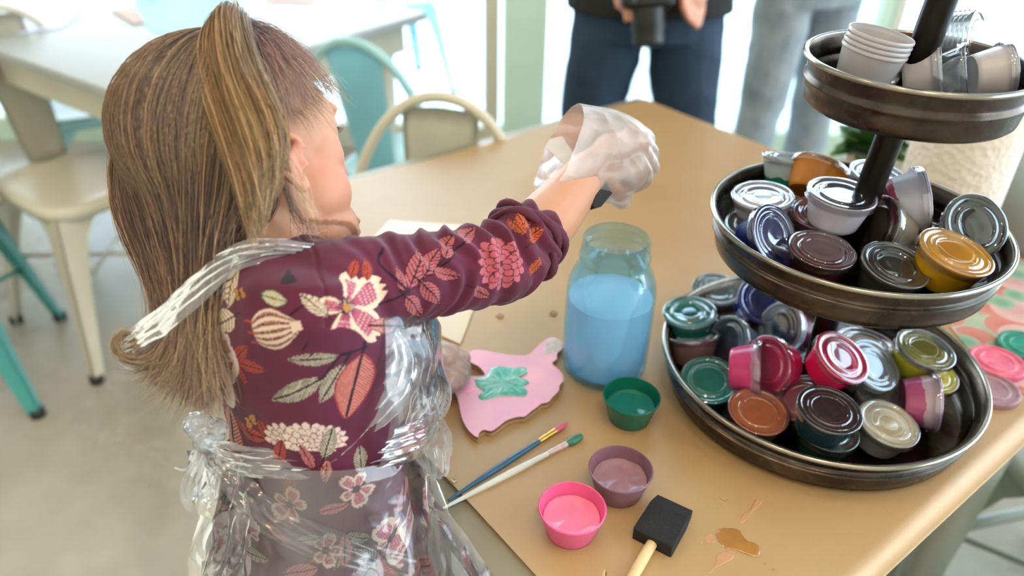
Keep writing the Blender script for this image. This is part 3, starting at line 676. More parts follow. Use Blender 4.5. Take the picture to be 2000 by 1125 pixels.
# ================================================================ BRUSHES
def brush(x0, y0, x1, y1, z0, z1, label, hm, fm, bmat, tip):
    a, b_ = at(x0, y0, z0), at(x1, y1, z1); L = (b_-a).length; d = (b_-a).normalized(); t = empty('paintbrush', a, label, 'paintbrush')
    def seg(name, f0, f1, rads, m):
        bm = bmesh.new(); n = len(rads); tube(bm, [d*L*(f0+(f1-f0)*i/(n-1)) for i in range(n)], rads, 14); return mk(name, tomesh(bm, angle=50), m, t)
    seg('handle', 0, .74, [.0012, .0018, .0024, .003, .0034, .0036, .0034, .0030, .0026], hm)
    seg('ferrule', .735, .88, [.0026, .0031, .0029, .0031, .0032], fm)
    seg('bristles', .875, 1, tip, bmat); return t
gold = mat('brass_ferrule', hx('c79a4a'), .25, .9)
brush(876, 977, 1110, 825, TZ+.005, TZ+.007, 'thin blue paintbrush with pink bristles and a gold ferrule lying beside the white one', mat('blue_lacquer', hx('2c5c7c'), .3, col2=hx('24506e'), vscale=50), gold, mat('pink_bristles', hx('cf5f78'), .5, col2=hx('b0505f'), vscale=200), [.0031, .0036, .0034, .0022, .0008])
wb = brush(865, 993, 1136, 852, TZ+.005, TZ+.007, 'white paintbrush with green paint on its bristles nearest the table edge', mat('white_lacquer', hx('cfd0c6'), .35, var=.05, vscale=60), mat('white_pink_ferrule', hx('cbb9b6'), .3, .2, col2=hx('b98f90'), vscale=200), mat('green_bristles', hx('2f6b55'), .35), [.003, .0046, .0048, .0042, .003])
def foam_brush(parent_label, a, b_, wdir, foam_len, hm, name='foam_brush'):
    """a: far end of the handle; b_: tip of the foam"""
    d = (b_-a).normalized(); w = wdir - d*wdir.dot(d); w.normalize(); n = d.cross(w); t = empty(name, a, parent_label, 'foam brush'); L = (b_-a).length; f0 = L-foam_len
    bm = bmesh.new(); tube(bm, [d*0, d*.004, d*(f0*.5), d*(f0+.006)], [.0035, .0046, .005, .0048], 16); mk('handle', tomesh(bm, angle=50), hm, t)
    bm = bmesh.new(); W, T = foam_len*.36, foam_len*.17; ring = []
    secs = [(f0, 1, 1), (f0+foam_len*.04, 1.03, 1.05), (f0+foam_len*.70, 1, 1), (f0+foam_len*.72, 1, 1), (L-.003, .97, .42), (L, .94, .3)]
    for f, ws, ts in secs:
        ring.append([bm.verts.new(d*f + w*(W*ws*cx) + n*(T*ts*cy)) for cx, cy in ((-1, -.92), (-.95, -1), (.95, -1), (1, -.92), (1, .92), (.95, 1), (-.95, 1), (-1, .92))])
    for p, q in zip(ring, ring[1:]):
        for i in range(8): j = (i+1) % 8; bm.faces.new((p[i], p[j], q[j], q[i]))
    bm.faces.new(ring[0][::-1]); bm.faces.new(ring[-1])
    bmesh.ops.subdivide_edges(bm, edges=bm.edges[:], cuts=3, use_grid_fill=True)
    mk('foam', tomesh(bm, False), M['foam'], t); return t
s = N('black_foam'); s.b.inputs['Roughness'].default_value = .85
nf = s.noise(600, 2, .8); s.link(s.ramp(nf, [(.55, (.006, .006, .007)), (.75, (.03, .03, .035))]), s.b.inputs['Base Color']); s.bump(nf, .8, .0012); M['foam'] = s.m
wood = mat('birch_dowel', hx('d8bd8c'), .5, col2=hx('c9a873'), vscale=25)
fa_, fb_ = at(1222, 1150, TZ+.006), at(1318, 985, TZ+.012)
foam_brush('black foam brush with a pale wooden handle lying at the bottom of the table', fa_, fb_, at(1350, 1010, TZ+.012)-at(1300, 985, TZ+.012), .050, wood)

# ================================================================ STAINS, SHEET
spill = mat('wet_brown_spill', hx('a9773f'), .1, col2=hx('976a3c'), vscale=40, coat=.4)
def cr4(pts): return [(1100+x*.25, 900+y*.25) for x, y in pts]
tag(daub('paint_spill', cr4([(1185, 570), (1215, 535), (1290, 525), (1370, 540), (1400, 580), (1440, 625), (1500, 645), (1540, 680), (1520, 750), (1440, 735), (1350, 700), (1280, 690), (1220, 640)]), TZ+.003, .0008, spill, 60, amp=.05), 'wet brown paint spill on the kraft paper right of the black foam brush', 'spill')
stm = mat('pink_brown_smear', hx('b5855f'), .4, col2=hx('bd8c6c'), vscale=60)
for lb, pts in (('small round pinkish smear left of the wet spill', [(1100, 600), (1130, 570), (1170, 580), (1190, 628), (1150, 635), (1110, 630)]),
                ('long pinkish streak running down below the wet spill', [(1135, 875), (1190, 800), (1200, 740), (1265, 705), (1335, 750), (1260, 800), (1190, 835), (1150, 880)]),
                ('thin upper streak pointing away from the wet spill', [(1375, 490), (1395, 430), (1440, 410), (1500, 330), (1510, 298), (1560, 315), (1530, 350), (1460, 420), (1420, 475)]),
                ('short faint dash above the wet spill', [(1200, 360), (1220, 338), (1235, 345), (1215, 362)]),
                ('tiny brown dot left of the pinkish smear', [(1060, 640), (1075, 628), (1092, 640), (1075, 654)]),
                ('faint dot right of and below the wet spill', [(1565, 795), (1585, 792), (1598, 808), (1575, 808)]),
                ('faint dot lowest at the right of the wet spill', [(1630, 840), (1645, 835), (1658, 850), (1642, 856)])):
    tag(daub('paint_smear', cr4(pts), TZ+.003, .0003, stm, 40, amp=0), lb, 'smear')
for lb, (x, y) in (('brown fleck on the kraft paper left of the jar, nearer the jar', (1080, 612)), ('brown fleck on the kraft paper farther left of the jar', (976, 618))):
    tag(daub('paint_fleck', [(x-8, y), (x, y-5), (x+9, y-1), (x+2, y+5)], TZ+.003, .0006, mat('brown_fleck', hx('8a6242'), .5), 24), lb, 'smear')
sheet('paper_sheet', [(640, 560), (899, 672), (925, 603), (1010, 480), (905, 440), (760, 430)], TZ+.0045, mat('pale_waxed_paper', hx('c9b596'), .28, var=.04), 'pale waxed sheet lying on the kraft paper under the girl\'s raised arm', th=.0002)

# ================================================================ RIGHT BACK: towel roll, box, plant
rl = at(1862, 350, .90); RLx, RLy = rl.x, rl.y
roll = empty('paper_towel_roll', (RLx, RLy, TZ+.002), 'white paper towel roll standing behind the tiered tray', 'paper towel')
s = N('embossed_paper_towel'); b = s.b; b.inputs['Base Color'].default_value = (*hx('ddd2c8'), 1); b.inputs['Roughness'].default_value = .9
tc = s.new('ShaderNodeTexCoord'); vo = s.new('ShaderNodeTexVoronoi'); vo.inputs['Scale'].default_value = 110; s.link(tc.outputs['Object'], vo.inputs['Vector']); s.bump(vo.outputs['Distance'], .8, .002)
bm = bmesh.new(); lathe(bm, [(.02, 0), (.060, 0), (.062, .003), (.062, .277), (.060, .28), (.02, .28), (.02, 0)], 64); mk('towel', tomesh(bm, angle=50), s.m, roll)
bm = bmesh.new(); lathe(bm, [(.0195, .001), (.0195, .281), (.018, .281), (.018, .001), (.0195, .001)], 32); mk('cardboard_core', tomesh(bm), mat('cardboard', hx('a98a66'), .8), roll)
# clear storage bin right of the roll
bl = at(1968, 470, TZ)
binm = film('cloudy_bin_plastic', (.93, .95, .93), .38, (.62, .66, .64), rough=.15, boost=1.2)
bn = empty('storage_bin', (bl.x+.06, bl.y+.02, TZ+.002), 'cloudy clear plastic storage bin at the right edge, beside the towel roll', 'storage bin'); bn.rotation_euler = (0, 0, math.radians(20))
bm = bmesh.new()
def rr(w, h, r, z, n=8): return [(sx*(w/2-r)+r*math.cos(a0+PI/2*k/n), sy*(h/2-r)+r*math.sin(a0+PI/2*k/n), z) for sx, sy, a0 in ((1, 1, 0), (-1, 1, PI/2), (-1, -1, PI), (1, -1, 3*PI/2)) for k in range(n+1)]
rings = [[bm.verts.new(v) for v in rr(w_, h_, r_, z_)] for w_, h_, r_, z_ in ((.18, .14, .02, 0), (.20, .16, .02, .15), (.214, .174, .022, .151), (.214, .174, .022, .158), (.196, .156, .018, .157), (.176, .136, .018, .004))]
for a, b_ in zip(rings, rings[1:]):
    for i in range(len(a)): j = (i+1) % len(a); bm.faces.new((a[i], a[j], b_[j], b_[i]))
bm.faces.new(rings[0][::-1]); bm.faces.new(rings[-1]); mk('bin_body', tomesh(bm, angle=40), binm, bn)
for k, (cx, cy, cc) in enumerate(((-.03, -.02, '6f7a78'), (.04, .02, 'b9c0bb'), (.0, .04, '4b5656'), (.05, -.03, '9aa7a4'))):
    t = empty('paint_bottle', (bn.location.x+cx, bn.location.y+cy, TZ+.008), ('small %s bottle inside the cloudy storage bin' % ('grey', 'pale', 'dark', 'silver-grey')[k]), 'bottle')
    bm = bmesh.new(); lathe(bm, [(0, 0), (.018, 0), (.019, .003), (.019, .07), (.012, .082), (.009, .085), (0, .085)], 24); mk('bottle_body', tomesh(bm, angle=50), mat('bottle_'+cc, hx(cc), .3), t)
    bm = bmesh.new(); lathe(bm, [(0, .085), (.010, .085), (.009, .105), (0, .106)], 20); mk('bottle_cap', tomesh(bm, angle=50), creamf, t)
# floral mat under it
s = N('floral_print'); b = s.b; b.inputs['Roughness'].default_value = .6
tc = s.new('ShaderNodeTexCoord'); base_c = s.ramp(s.noise(22, 4, .6, 1), [(.35, hx('93a088')), (.5, hx('aab09a')), (.65, hx('8a9f90'))]); cur = base_c
for sc, rad, cols, off in ((16, .42, (hx('b5645a'), hx('bd7769')), 0), (13, .40, (hx('b98a8b'), hx('c39d99')), 3.3), (21, .33, (hx('6c8f77'), hx('86a58c')), 7.7)):
    mp = s.new('ShaderNodeMapping'); mp.inputs['Location'].default_value = (off, off*.7, 0); s.link(tc.outputs['Object'], mp.inputs[0])
    v = s.new('ShaderNodeTexVoronoi'); v.inputs['Scale'].default_value = sc; v.voronoi_dimensions = '2D'; s.link(mp.outputs[0], v.inputs['Vector'])
    lt = s.new('ShaderNodeMath', operation='LESS_THAN'); lt.inputs[1].default_value = rad; s.link(v.outputs['Distance'], lt.inputs[0])
    cc = s.ramp(v.outputs['Distance'], [(.1, cols[0]), (.3, cols[1])]); mx = s.new('ShaderNodeMixRGB'); s.link(lt.outputs[0], mx.inputs[0]); s.link(cur, mx.inputs[1]); s.link(cc, mx.inputs[2]); cur = mx.outputs[0]
s.link(cur, b.inputs['Base Color'])
sheet('floral_placemat', [(1856, 640), (1905, 700), (2010, 782), (2130, 690), (2090, 560), (1985, 500), (1890, 545)], TZ+.003, s.m, 'floral placemat printed with red and pink blooms on green at the right edge', 'placemat', th=.0012)
for (x, y), z, c1, c2, lb in (((1944, 714), .0048, 'c9486a', 'dd7088', 'pink paint-caked cup lid on the floral placemat'), ((1930, 766), .0038, '85606a', 'a07a84', 'mauve paint-caked cup lid nearest the lower tray rim'), ((2000, 684), .0048, '14705c', '1d8a72', 'green paint-caked cup lid cut off by the right edge')):
    o = bpy.data.objects.new('cup_lid', LM.copy()); COL.objects.link(o); o.data.materials.clear(); o.data.materials.append(mat('lid_paint_'+c1, hx(c1), .35, col2=hx(c2), vscale=90, bump=.4, bscale=150)); p = at(x, y, TZ+z)
    o.location = (p.x, p.y, p.z+.0065-HC); o.rotation_euler = (0, 0, 0); tag(o, lb, 'lid')
# potted plant
pc = at(1722, 420, TZ); pot = empty('potted_plant', (pc.x+.01, pc.y+.12, TZ+.002), 'small green potted plant behind the pole of the tiered tray', 'plant')
bm = bmesh.new(); lathe(bm, [(0, 0), (.025, 0), (.028, .002), (.034, .05), (.036, .052), (.036, .058), (.031, .058), (.030, .045), (0, .045)], 32); mk('pot', tomesh(bm, angle=50), mat('white_pot', hx('cfcfc8'), .4), pot)
bm = bmesh.new()
for k in range(90):
    a = rnd.uniform(0, 2*PI); el = rnd.uniform(.15, 1.4); L = rnd.uniform(.045, .085); d = Vector((math.cos(a)*math.cos(el), math.sin(a)*math.cos(el), math.sin(el))); sd = d.cross(Vector((0, 0, 1))).normalized()*L*.22; b0 = Vector((0, 0, .05))+d*.01
    up = sd.cross(d).normalized()
    pts = [b0, b0+d*L*.35+sd, b0+d*L*.7+sd*.8, b0+d*L-Vector((0, 0, .012)), b0+d*L*.7-sd*.8, b0+d*L*.35-sd]; c_ = b0+d*L*.5-up*.004
    vv = [bm.verts.new(p) for p in pts]; cv = bm.verts.new(c_)
    for i in range(6): bm.faces.new((vv[i], vv[(i+1) % 6], cv))
mk('foliage', tomesh(bm), mat('green_leaves', hx('4f7a3a'), .5, col2=hx('35602c'), vscale=30), pot)
# ================================================================ THE GIRL
girl = empty('person', at(610, 1100, 0.0) if False else (-.17, .47, 0), 'small girl in maroon floral dress and clear plastic apron, one gloved hand raised to paint', 'person')
skinm = vcmat('skin', .48, sss=.35, bump=.12, bscale=500, bdist=.0003, spec=.35)
# ---- head frame
Hc = P(476, 282, .615)
au = K(-.24, .96, .04).normalized(); af = K(.74, .0, .67); af = (af - au*af.dot(au)).normalized(); as_ = af.cross(au).normalized()
if as_.dot(F) > 0: as_ = -as_                                # her right side faces the viewer
HS = .955
def H(f, s_, u): return Hc + (af*f + as_*s_ + au*u)*HS
AX = (af, as_, au)
bm = bmesh.new()
ball(bm, H(-.014, 0, .014), (.084*HS, .069*HS, .074*HS), AX)             # cranium
ball(bm, H(.022, 0, .005), (.060*HS, .060*HS, .066*HS), AX)               # forehead
ball(bm, H(.028, 0, -.038), (.052*HS, .054*HS, .058*HS), AX)              # face
for sd in (-1, 1):
    ball(bm, H(.036, sd*.031, -.052), (.032*HS, .026*HS, .032*HS), AX)    # cheeks
    chain(bm, [H(.006, sd*.036, -.050), H(.022, sd*.030, -.074), H(.056, sd*.008, -.100)], [.018, .017, .016])
    ball(bm, H(.042, sd*.018, -.084), (.032*HS, .030*HS, .026*HS), AX); ball(bm, H(.042, sd*.028, -.022), (.028*HS, .027*HS, .032*HS), AX)
    ball(bm, H(.066, sd*.022, .020), (.013, .016, .007), AX)              # brow
    # ear
    e0 = H(.004, sd*.064, -.036); eo = (as_*sd*.9-af*.45).normalized(); ef = (af+as_*sd*.35).normalized()
    hp_ = [e0+ef*.006+au*.001+eo*.001, e0+ef*.0085+au*.010+eo*.004] + [e0+ef*(.0105*math.cos(f_))+au*(.0175*math.sin(f_))+eo*(.007+.003*math.sin(f_*.5)) for f_ in np.radians([55, 80, 105, 135, 165, 195, 225, 250])]
    chain(bm, hp_, [.0022, .0028, .0030, .0030, .0030, .0030, .0030, .0029, .0029, .0032])
    ball(bm, e0+eo*.001-ef*.002, (.0095, .0040, .0165), (ef, eo, au), 2); chain(bm, [e0+ef*.003+au*.009+eo*.005, e0-ef*.003+au*.002+eo*.005, e0-ef*.002-au*.009+eo*.005], [.0022, .0026, .0022])
    ball(bm, e0+eo*.005-au*.0185+ef*.002, (.0064, .0042, .0080), (ef, eo, au), 2); ball(bm, e0+ef*.0085-au*.003+eo*.002, (.0028, .003, .0045), (ef, eo, au), 2)
chain(bm, [H(.074, 0, .008), H(.080, 0, -.016), H(.084, 0, -.026)], [.006, .0065, .0078])         # nose
for sd in (-1, 1): ball(bm, H(.077, sd*.008, -.028), (.007, .0055, .0055), AX, 2)
ball(bm, H(.072, 0, -.073), (.014, .018, .018), AX, 2)
ball(bm, H(.082, .0, -.0760), (.007, .0155, .0044), AX, 2); ball(bm, H(.081, .0, -.0855), (.007, .013, .0047), AX, 2)
ball(bm, H(.068, 0, -.098), (.016, .020, .014), AX, 2)                                         # chin
# neck and torso
SH = [((560, 500), .585)]
nb = P(574, 536, .614)
chain(bm, [H(-.016, .0, -.040), P(556, 478, .606), nb], [.036, .0305, .030])
ta = K(.50, 0, -.86).normalized(); tb = K(.86, 0, .50).normalized()
tor = [((579, 548), .602, .060, .038), ((582, 560), .600, .088, .052), ((590, 640), .607, .092, .060), ((600, 750), .630, .088, .060), ((618, 850), .655, .086, .062), ((632, 950), .675, .088, .064), ((640, 1080), .700, .094, .070)]
rg = [(P(*c, d), ta*a, tb*b_) for c, d, a, b_ in tor]
hipc = rg[-1][0]; rg.append((hipc+Vector((0, .005, -.06)), ta*.085, tb*.068)); loft(bm, rg, 28)
# limbs
SR, ER, WR = P(612, 572, .565), P(985, 512, .635), P(1148, 338, .725)
SL, EL, WL = P(640, 560, .665), P(770, 690, .79), P(835, 715, .835)
chain(bm, [P(585, 560, .60), SR, ER, (ER+WR)/2+K(0, -.004, 0), WR], [.036, .031, .027, .027, .0205])
chain(bm, [P(600, 560, .62), SL, EL, WL], [.036, .030, .025, .020])
# raised right hand: palm and a fist around the brush handle
ha = (WR-ER).normalized()
HP = P(1212, 300, .752)
chain(bm, [WR, (WR+HP)/2, HP], [.0205, .0195, .019]); 
bax = (P(1150, 398, .715)-P(1240, 286, .79)).normalized()      # direction of the brush, towards its foam
kn = [P(1236, 258, .775), P(1247, 282, .772), P(1250, 308, .766), P(1243, 334, .758)]
mid_ = [P(1258, 272, .800), P(1263, 300, .797), P(1262, 328, .790), P(1250, 350, .780)]
tip = [P(1236, 290, .800), P(1236, 316, .795), P(1232, 340, .787), P(1222, 358, .775)]
palmc = P(1200, 305, .755)
for k in range(4):
    chain(bm, [palmc.lerp(kn[k], .3), kn[k], mid_[k], tip[k]], [.012, .0085, .0078, .007])
chain(bm, [P(1170, 340, .745), P(1195, 362, .752), P(1210, 382, .758)], [.010, .0085, .0075])   # thumb, pointing down
ball(bm, palmc, (.026, .022, .024), None, 2)
# left hand holding the cut-out
lh = P(862, 712, .845)
chain(bm, [WL, lh], [.018, .017]); ball(bm, lh, (.022, .020, .014), None, 2)
for k, (ax_, ay_) in enumerate(((905, 722), (898, 738), (888, 750), (872, 758))):
    a = lh.lerp(at(ax_, ay_, TZ+.022), .35); b_ = at(ax_-14, ay_-10, TZ+.032); c_ = at(ax_, ay_, TZ+.019)
    chain(bm, [a, b_, c_], [.0085, .0075, .0065])
chain(bm, [lh, at(880, 690, TZ+.032), at(905, 700, TZ+.020)], [.010, .008, .0068])
# legs and shoes
sdv = Vector((ta.x, ta.y, 0)).normalized(); fwd = Vector((tb.x, tb.y, 0)).normalized()
hb = rg[-1][0]
for sg in (-1, 1):
    hp = hb + sdv*sg*.045; kn_ = Vector((hp.x, hp.y, .33))+fwd*.01; an = Vector((hp.x, hp.y, .055))-fwd*.01
    chain(bm, [hp, kn_, kn_+Vector((0, 0, -.07))-fwd*.006, an], [.052, .036, .036, .024]); chain(bm, [an+Vector((0, 0, -.02)), an+fwd*.09+Vector((0, 0, -.03))], [.022, .018])
me = organic(bm, .0022, 5, .5)
co_ = getco(me); no_ = getno(me)
# skin colour: warm base, flushed cheeks and ears, redder lips, scalp
for (a_, b_, r_) in ((nb, P(600, 900, .66), .13), (SR, SR.lerp(ER, 1.0), .06), (SL, EL, .055)):
    a_, b_ = np.array(a_), np.array(b_); d_ = b_-a_; tt_ = np.clip(((co_-a_)@d_)/(d_@d_), 0, 1); dd_ = np.linalg.norm(co_-a_-tt_[:, None]*d_, axis=1)
    t0 = ((co_-a_)@d_)/(d_@d_); w_ = np.clip((t0+.02)/.06, 0, 1)*np.clip((1.0-t0)/.1, 0, 1)*(dd_ < r_); no_now = no_; co_ = co_-no_now*(w_*.0045)[:, None]
setco(me, co_)
base_c = np.array(hx('bd8a6e')); col = np.tile(base_c, (len(co_), 1))
def mixc(mask, c): 
    global col
    col = col*(1-mask[:, None]) + np.array(c)*mask[:, None]
def near(pt, r, soft=1.0): d = np.linalg.norm(co_-np.array(pt), axis=1); return np.clip(1-(d/r), 0, 1)**soft
mixc(np.clip(vn(co_, 40)*.5+.5, 0, 1)*.25, hx('b07c62'))
mixc(near(H(.05, .05, -.045), .050)*.45, hx('c07464')); mixc(near(H(.05, -.05, -.045), .045)*.7, hx('c07464'))
mixc(near(H(.0, .075, -.034), .022)*.6, hx('d88476')); mixc(near(H(.09, 0, -.074), .016, .5)*.9, hx('b9585c'))
mixc(near(H(.09, 0, -.026), .014)*.4, hx('dd8a7c'))
lf = (co_-np.array(Hc)); fa = lf@np.array(af)/HS; fs = lf@np.array(as_)/HS; fu = lf@np.array(au)/HS
scalp = 1/(1+np.exp(-((fu-.018)*1.3-(fa-.040)*.9+ (fa<.0)*.03 + .006*vn(co_, 120))/.006)); scalp *= (fu > -.06)&(fa < .075)
mixc(np.clip(scalp, 0, 1)*.85*(np.abs(fs) < .09)*(fu > -.02), hx('6b4d3c'))
mixc(((fa < -.02)&(fu < .03)&(fu > -.07))*.85, hx('4f3a2c'))
setcol(me, col)
body = mk('body', me, skinm, girl, world=True)
# eyes and brows
eyew = mat('eye_white', hx('e6e0da'), .15); iris = mat('blue_grey_iris', hx('4a5a66'), .1); lashm = mat('brown_lashes', hx('4a3426'), .6)
for sg in (-1, 1):
    c0 = H(.0600, sg*.027, .000)
    bm = bmesh.new(); ball(bm, c0, .0115, None, 3); ey = mk('eye', tomesh(bm), eyew, girl, world=True)
    bm = bmesh.new(); ball(bm, c0+(af*.98+au*-.15).normalized()*.0092, (.0035, .0052, .0052), AX, 2); q = mk('iris', tomesh(bm), iris, girl, world=True)
    bm = bmesh.new(); grid(bm, lambda u, v: tuple(c0 + af*(.0125*math.cos((u-.5)*2.4)*math.cos(v*1.2+.05)) + as_*(.0125*math.sin((u-.5)*2.4)) + au*(.0125*math.sin(v*1.2+.05))), 16, 8)
    bmesh.ops.solidify(bm, geom=bm.faces[:], thickness=.0008); mk('eyelid', tomesh(bm), mat('eyelid_skin', hx('d29b80'), .5), girl, world=True)
    bm = bmesh.new(); tube(bm, [H(.072, sg*.014, .017), H(.069, sg*.028, .022), H(.058, sg*.042, .018)], [.0008, .0016, .0006], 8, 14); mk('eyebrow', tomesh(bm), lashm, girl, world=True)
    bm = bmesh.new()
    for k in range(16):
        a = (k/15-.5)*2.0; p0 = c0+af*.0122*math.cos(a)+as_*sg*.0122*math.sin(a)+au*.0005; tube(bm, [p0, p0+(af*math.cos(a)+as_*sg*math.sin(a))*.0035-au*.001, p0+(af*math.cos(a)+as_*sg*math.sin(a))*.006+au*.0012], [.0002, .00016, .00005], 4)
    mk('eyelashes', tomesh(bm), lashm, girl, world=True)

# ---- dress: torso, sleeves to the elbow and skirt
bm = bmesh.new(); off = .0055
rg2 = [(P(578, 500, .597), ta*.046, tb*.040), (P(580, 520, .598), ta*.058, tb*.046)] + [(P(*c, d), ta*(a+off), tb*(b_+off)) for c, d, a, b_ in tor[1:]]
rg2 += [(hipc+Vector((0, 0, -.05)), ta*.112, tb*.088), (hipc+Vector((0, .005, -.16)), ta*.138, tb*.112), (hipc+Vector((0, .01, -.30)), ta*.158, tb*.135)]
loft(bm, rg2, 32)
chain(bm, [P(590, 560, .60), P(600, 572, .58), SR.lerp(ER, .12), SR.lerp(ER, .5), ER, ER.lerp(WR, .22)], [.042, .040, .0385, .0345, .0335, .0330])
chain(bm, [P(600, 560, .62), SL, EL, EL.lerp(WL, .3)], [.043, .037, .032, .030])
me = organic(bm, .0032, 5, .5, sub=2)
co_ = getco(me); no_ = getno(me)
arm = np.array(ER-SR); armL = np.linalg.norm(arm); armd = arm/armL; rel = co_-np.array(SR)
t_ = rel@armd; rad = np.linalg.norm(rel-t_[:, None]*armd, axis=1)
eu = np.array(R - Vector(armd)*R.dot(Vector(armd))); up_ = np.array((U-Vector(armd)*U.dot(Vector(armd))).normalized()); sv = np.cross(armd, up_)
th = np.arctan2(rel@sv, rel@up_)
onarm = np.clip((t_-.015)/.03, 0, 1)*(rad < .06)
# sleeve creases
ph = t_*1.0+.006*np.sin(th*2+1)+.004*np.sin(th*3+t_*60)
amp = (.0016+.0016*np.clip((t_-.05)/.1, 0, 1))*(.6+.4*np.sin(th+ .8))
d1 = amp*np.sin(ph*2*PI/.021+1.4*np.sin(th*1.0+t_*40))+.0007*np.sin(ph*2*PI/.0125+2*np.sin(th*2))
# torso: soft drapes
d2 = .0014*vn(co_, 38, 1.0)+.0008*vn(co_, 90, 2.0)
skm = np.clip(((hipc.z+.06)-co_[:, 2])/.15, 0, 1)
angt = np.arctan2((co_-np.array(hipc))@np.array(ta), (co_-np.array(hipc))@np.array(tb))
d3 = skm*.005*np.sin(angt*9+3*vn(co_, 6))
co_ = co_ + no_*(d1*onarm + d2*(1-onarm) + d3)[:, None]
# armhole seam
seam = np.exp(-((t_+.004-.006*np.cos(th))/.0016)**2)*(rad < .055)*(rad > .02); co_ -= no_*(seam*.0012)[:, None]
setco(me, co_)
# ---- print: motifs drawn in the flat pattern of the cloth
WINE = np.array(hx('571f36')); CREAM = hx('cbb39e'); ROSE = hx('a24c62'); BLK = hx('231420'); RUST = hx('a23a30'); SALM = hx('c4766e'); OCH = hx('a8743a')
tcol = np.tile(WINE, (len(co_), 1)).astype(float)
tcol *= (1+.10*vn(co_, 60)[:, None])
# pattern plane of the back: through the shoulder and the hip, facing out
pv = co_-np.array(CAM); pz = pv@np.array(F); PX = 1000+FP*(pv@np.array(R))/pz; PY = 562.5-FP*(pv@np.array(U))/pz
_hits = {}
def hit(px, py, ok=None):
    k = (round(px), round(py), id(ok))
    if k not in _hits:
        m = (np.abs(PX-px) < 5)&(np.abs(PY-py) < 5)
        if ok is not None and (m & ok).any(): m = m & ok
        i = np.where(m)[0]
        _hits[k] = None if len(i) == 0 else co_[i[np.argmin(pz[i])]]
    return _hits[k]
def hv(px, py): return Vector(hit(px, py))
O = hv(600, 640); hd = (hv(610, 960)-O).normalized(); e1 = (R-hd*R.dot(hd)).normalized(); e2 = -hd; en = e1.cross(e2)
def flat(px, py):
    h_ = hit(px, py)
    if h_ is not None: p = Vector(h_)-O; return np.array((p.dot(e1), p.dot(e2)))
    v = ray(px, py); t = (O-CAM).dot(en)/v.dot(en); p = CAM+v*t-O; return np.array((p.dot(e1), p.dot(e2)))
rl_ = co_-np.array(O); UV = np.stack([rl_@np.array(e1), rl_@np.array(e2)], 1)
facing = ((no_@np.array(K(0, .1, -1))) > -.15)
# sleeve pattern plane
Oa = hv(690, 560); a1 = (hv(950, 520)-Oa).normalized(); a2 = (U-a1*U.dot(a1)).normalized(); an_ = a1.cross(a2)
def flata(px, py):
    h_ = hit(px, py)
    if h_ is not None: p = Vector(h_)-Oa; return np.array((p.dot(a1), p.dot(a2)))
    v = ray(px, py); t = (Oa-CAM).dot(an_)/v.dot(an_); p = CAM+v*t-Oa; return np.array((p.dot(a1), p.dot(a2)))
ra_ = co_-np.array(Oa); UVA = np.stack([ra_@np.array(a1), ra_@np.array(a2)], 1)
isarm = (t_ > -.018)&(rad < .056)
SPACE = {'b': (flat, UV, facing & ~isarm), 'a': (flata, UVA, facing & isarm)}
def put(mask, idx, c, al=1.0): tcol[idx[mask]] = tcol[idx[mask]]*(1-al)+np.array(c)*al
def local(sp, A, B):
    fn, uv, ok = SPACE[sp]; a, b_ = fn(*A), fn(*B); d = b_-a; L = np.linalg.norm(d); d = d/L; n = np.array((-d[1], d[0]))
    r = uv-a; tt = (r@d)/L; ss = (r@n)/L; idx = np.where(ok & (tt > -.3) & (tt < 1.3) & (np.abs(ss) < .8))[0]
    return tt[idx], ss[idx], idx, L
def leaf(sp, A, B, w=.22, fill=CREAM, vein=BLK, mode='comb', n=11, asym=0, stem=.25):
    t, s1, idx, L = local(sp, A, B)
    env = w*np.sin(PI*np.clip(t, 0, 1))**.75*(1-.25*t)
    ins = (t > 0)&(t < 1)&(np.abs(s1) < env)
    put(ins, idx, fill)
    q = (t-.55*np.abs(s1)/w*.5)*n
    if mode == 'comb':                                   # toothed leaf: dark spine, dark gaps at the margin
        put(ins&(np.mod(q, 1) < .34)&(np.abs(s1) > env*.42), idx, vein); put(ins&(np.mod(q, 1) < .22)&(np.abs(s1) > env*.12)&(np.abs(s1) < env*.42), idx, vein, .8)
    elif mode == 'vein': put(ins&(np.mod(q, 1) < .24), idx, vein)
    elif mode == 'hatch': put(ins&(np.mod(q*1.6, 1) < .45), idx, vein)
    put((t > -stem)&(t < .97)&(np.abs(s1) < .018), idx, BLK)
    if mode != 'comb': put((t > 0)&(t < 1)&(np.abs(np.abs(s1)-env) < .012), idx, vein)
def stemline(sp, pts, wd=.0009, c=BLK):
    fn, uv, ok = SPACE[sp]; q = catmull([(*fn(*p), 0) for p in pts], 30)[:, :2]; m = np.zeros(len(uv), bool)
    for a, b_ in zip(q, q[1:]):
        d = b_-a; L2 = max(1e-12, d@d); tt = np.clip(((uv-a)@d)/L2, 0, 1); m |= np.linalg.norm(uv-a-tt[:, None]*d, axis=1) < wd
    tcol[m & ok] = c
def petal(sp, C, T, w, outer=CREAM, inner=ROSE, dots=True):
    t, s1, idx, L = local(sp, C, T); env = w*np.sin(PI*np.clip(t*.86+.06, 0, 1))**.6*(.5+.75*t)
    lob = 1+.05*np.cos(s1*40); ins = (t > .05)&(t < 1*lob)&(np.abs(s1) < env); put(ins, idx, outer)
    e2_ = env*.62; i2 = (t > .12)&(t < .80+.03*np.cos(s1*60))&(np.abs(s1) < e2_); put(i2, idx, inner)
    if dots: put(i2&(np.mod(s1*16, 1) < .35)&(np.mod(t*9, 1) < .4)&(t > .3), idx, outer)
def disc(sp, C, r, c, ring=0):
    fn, uv, ok = SPACE[sp]; d = np.linalg.norm(uv-fn(*C), axis=1); tcol[ok&(d < r)&(d > ring)] = c
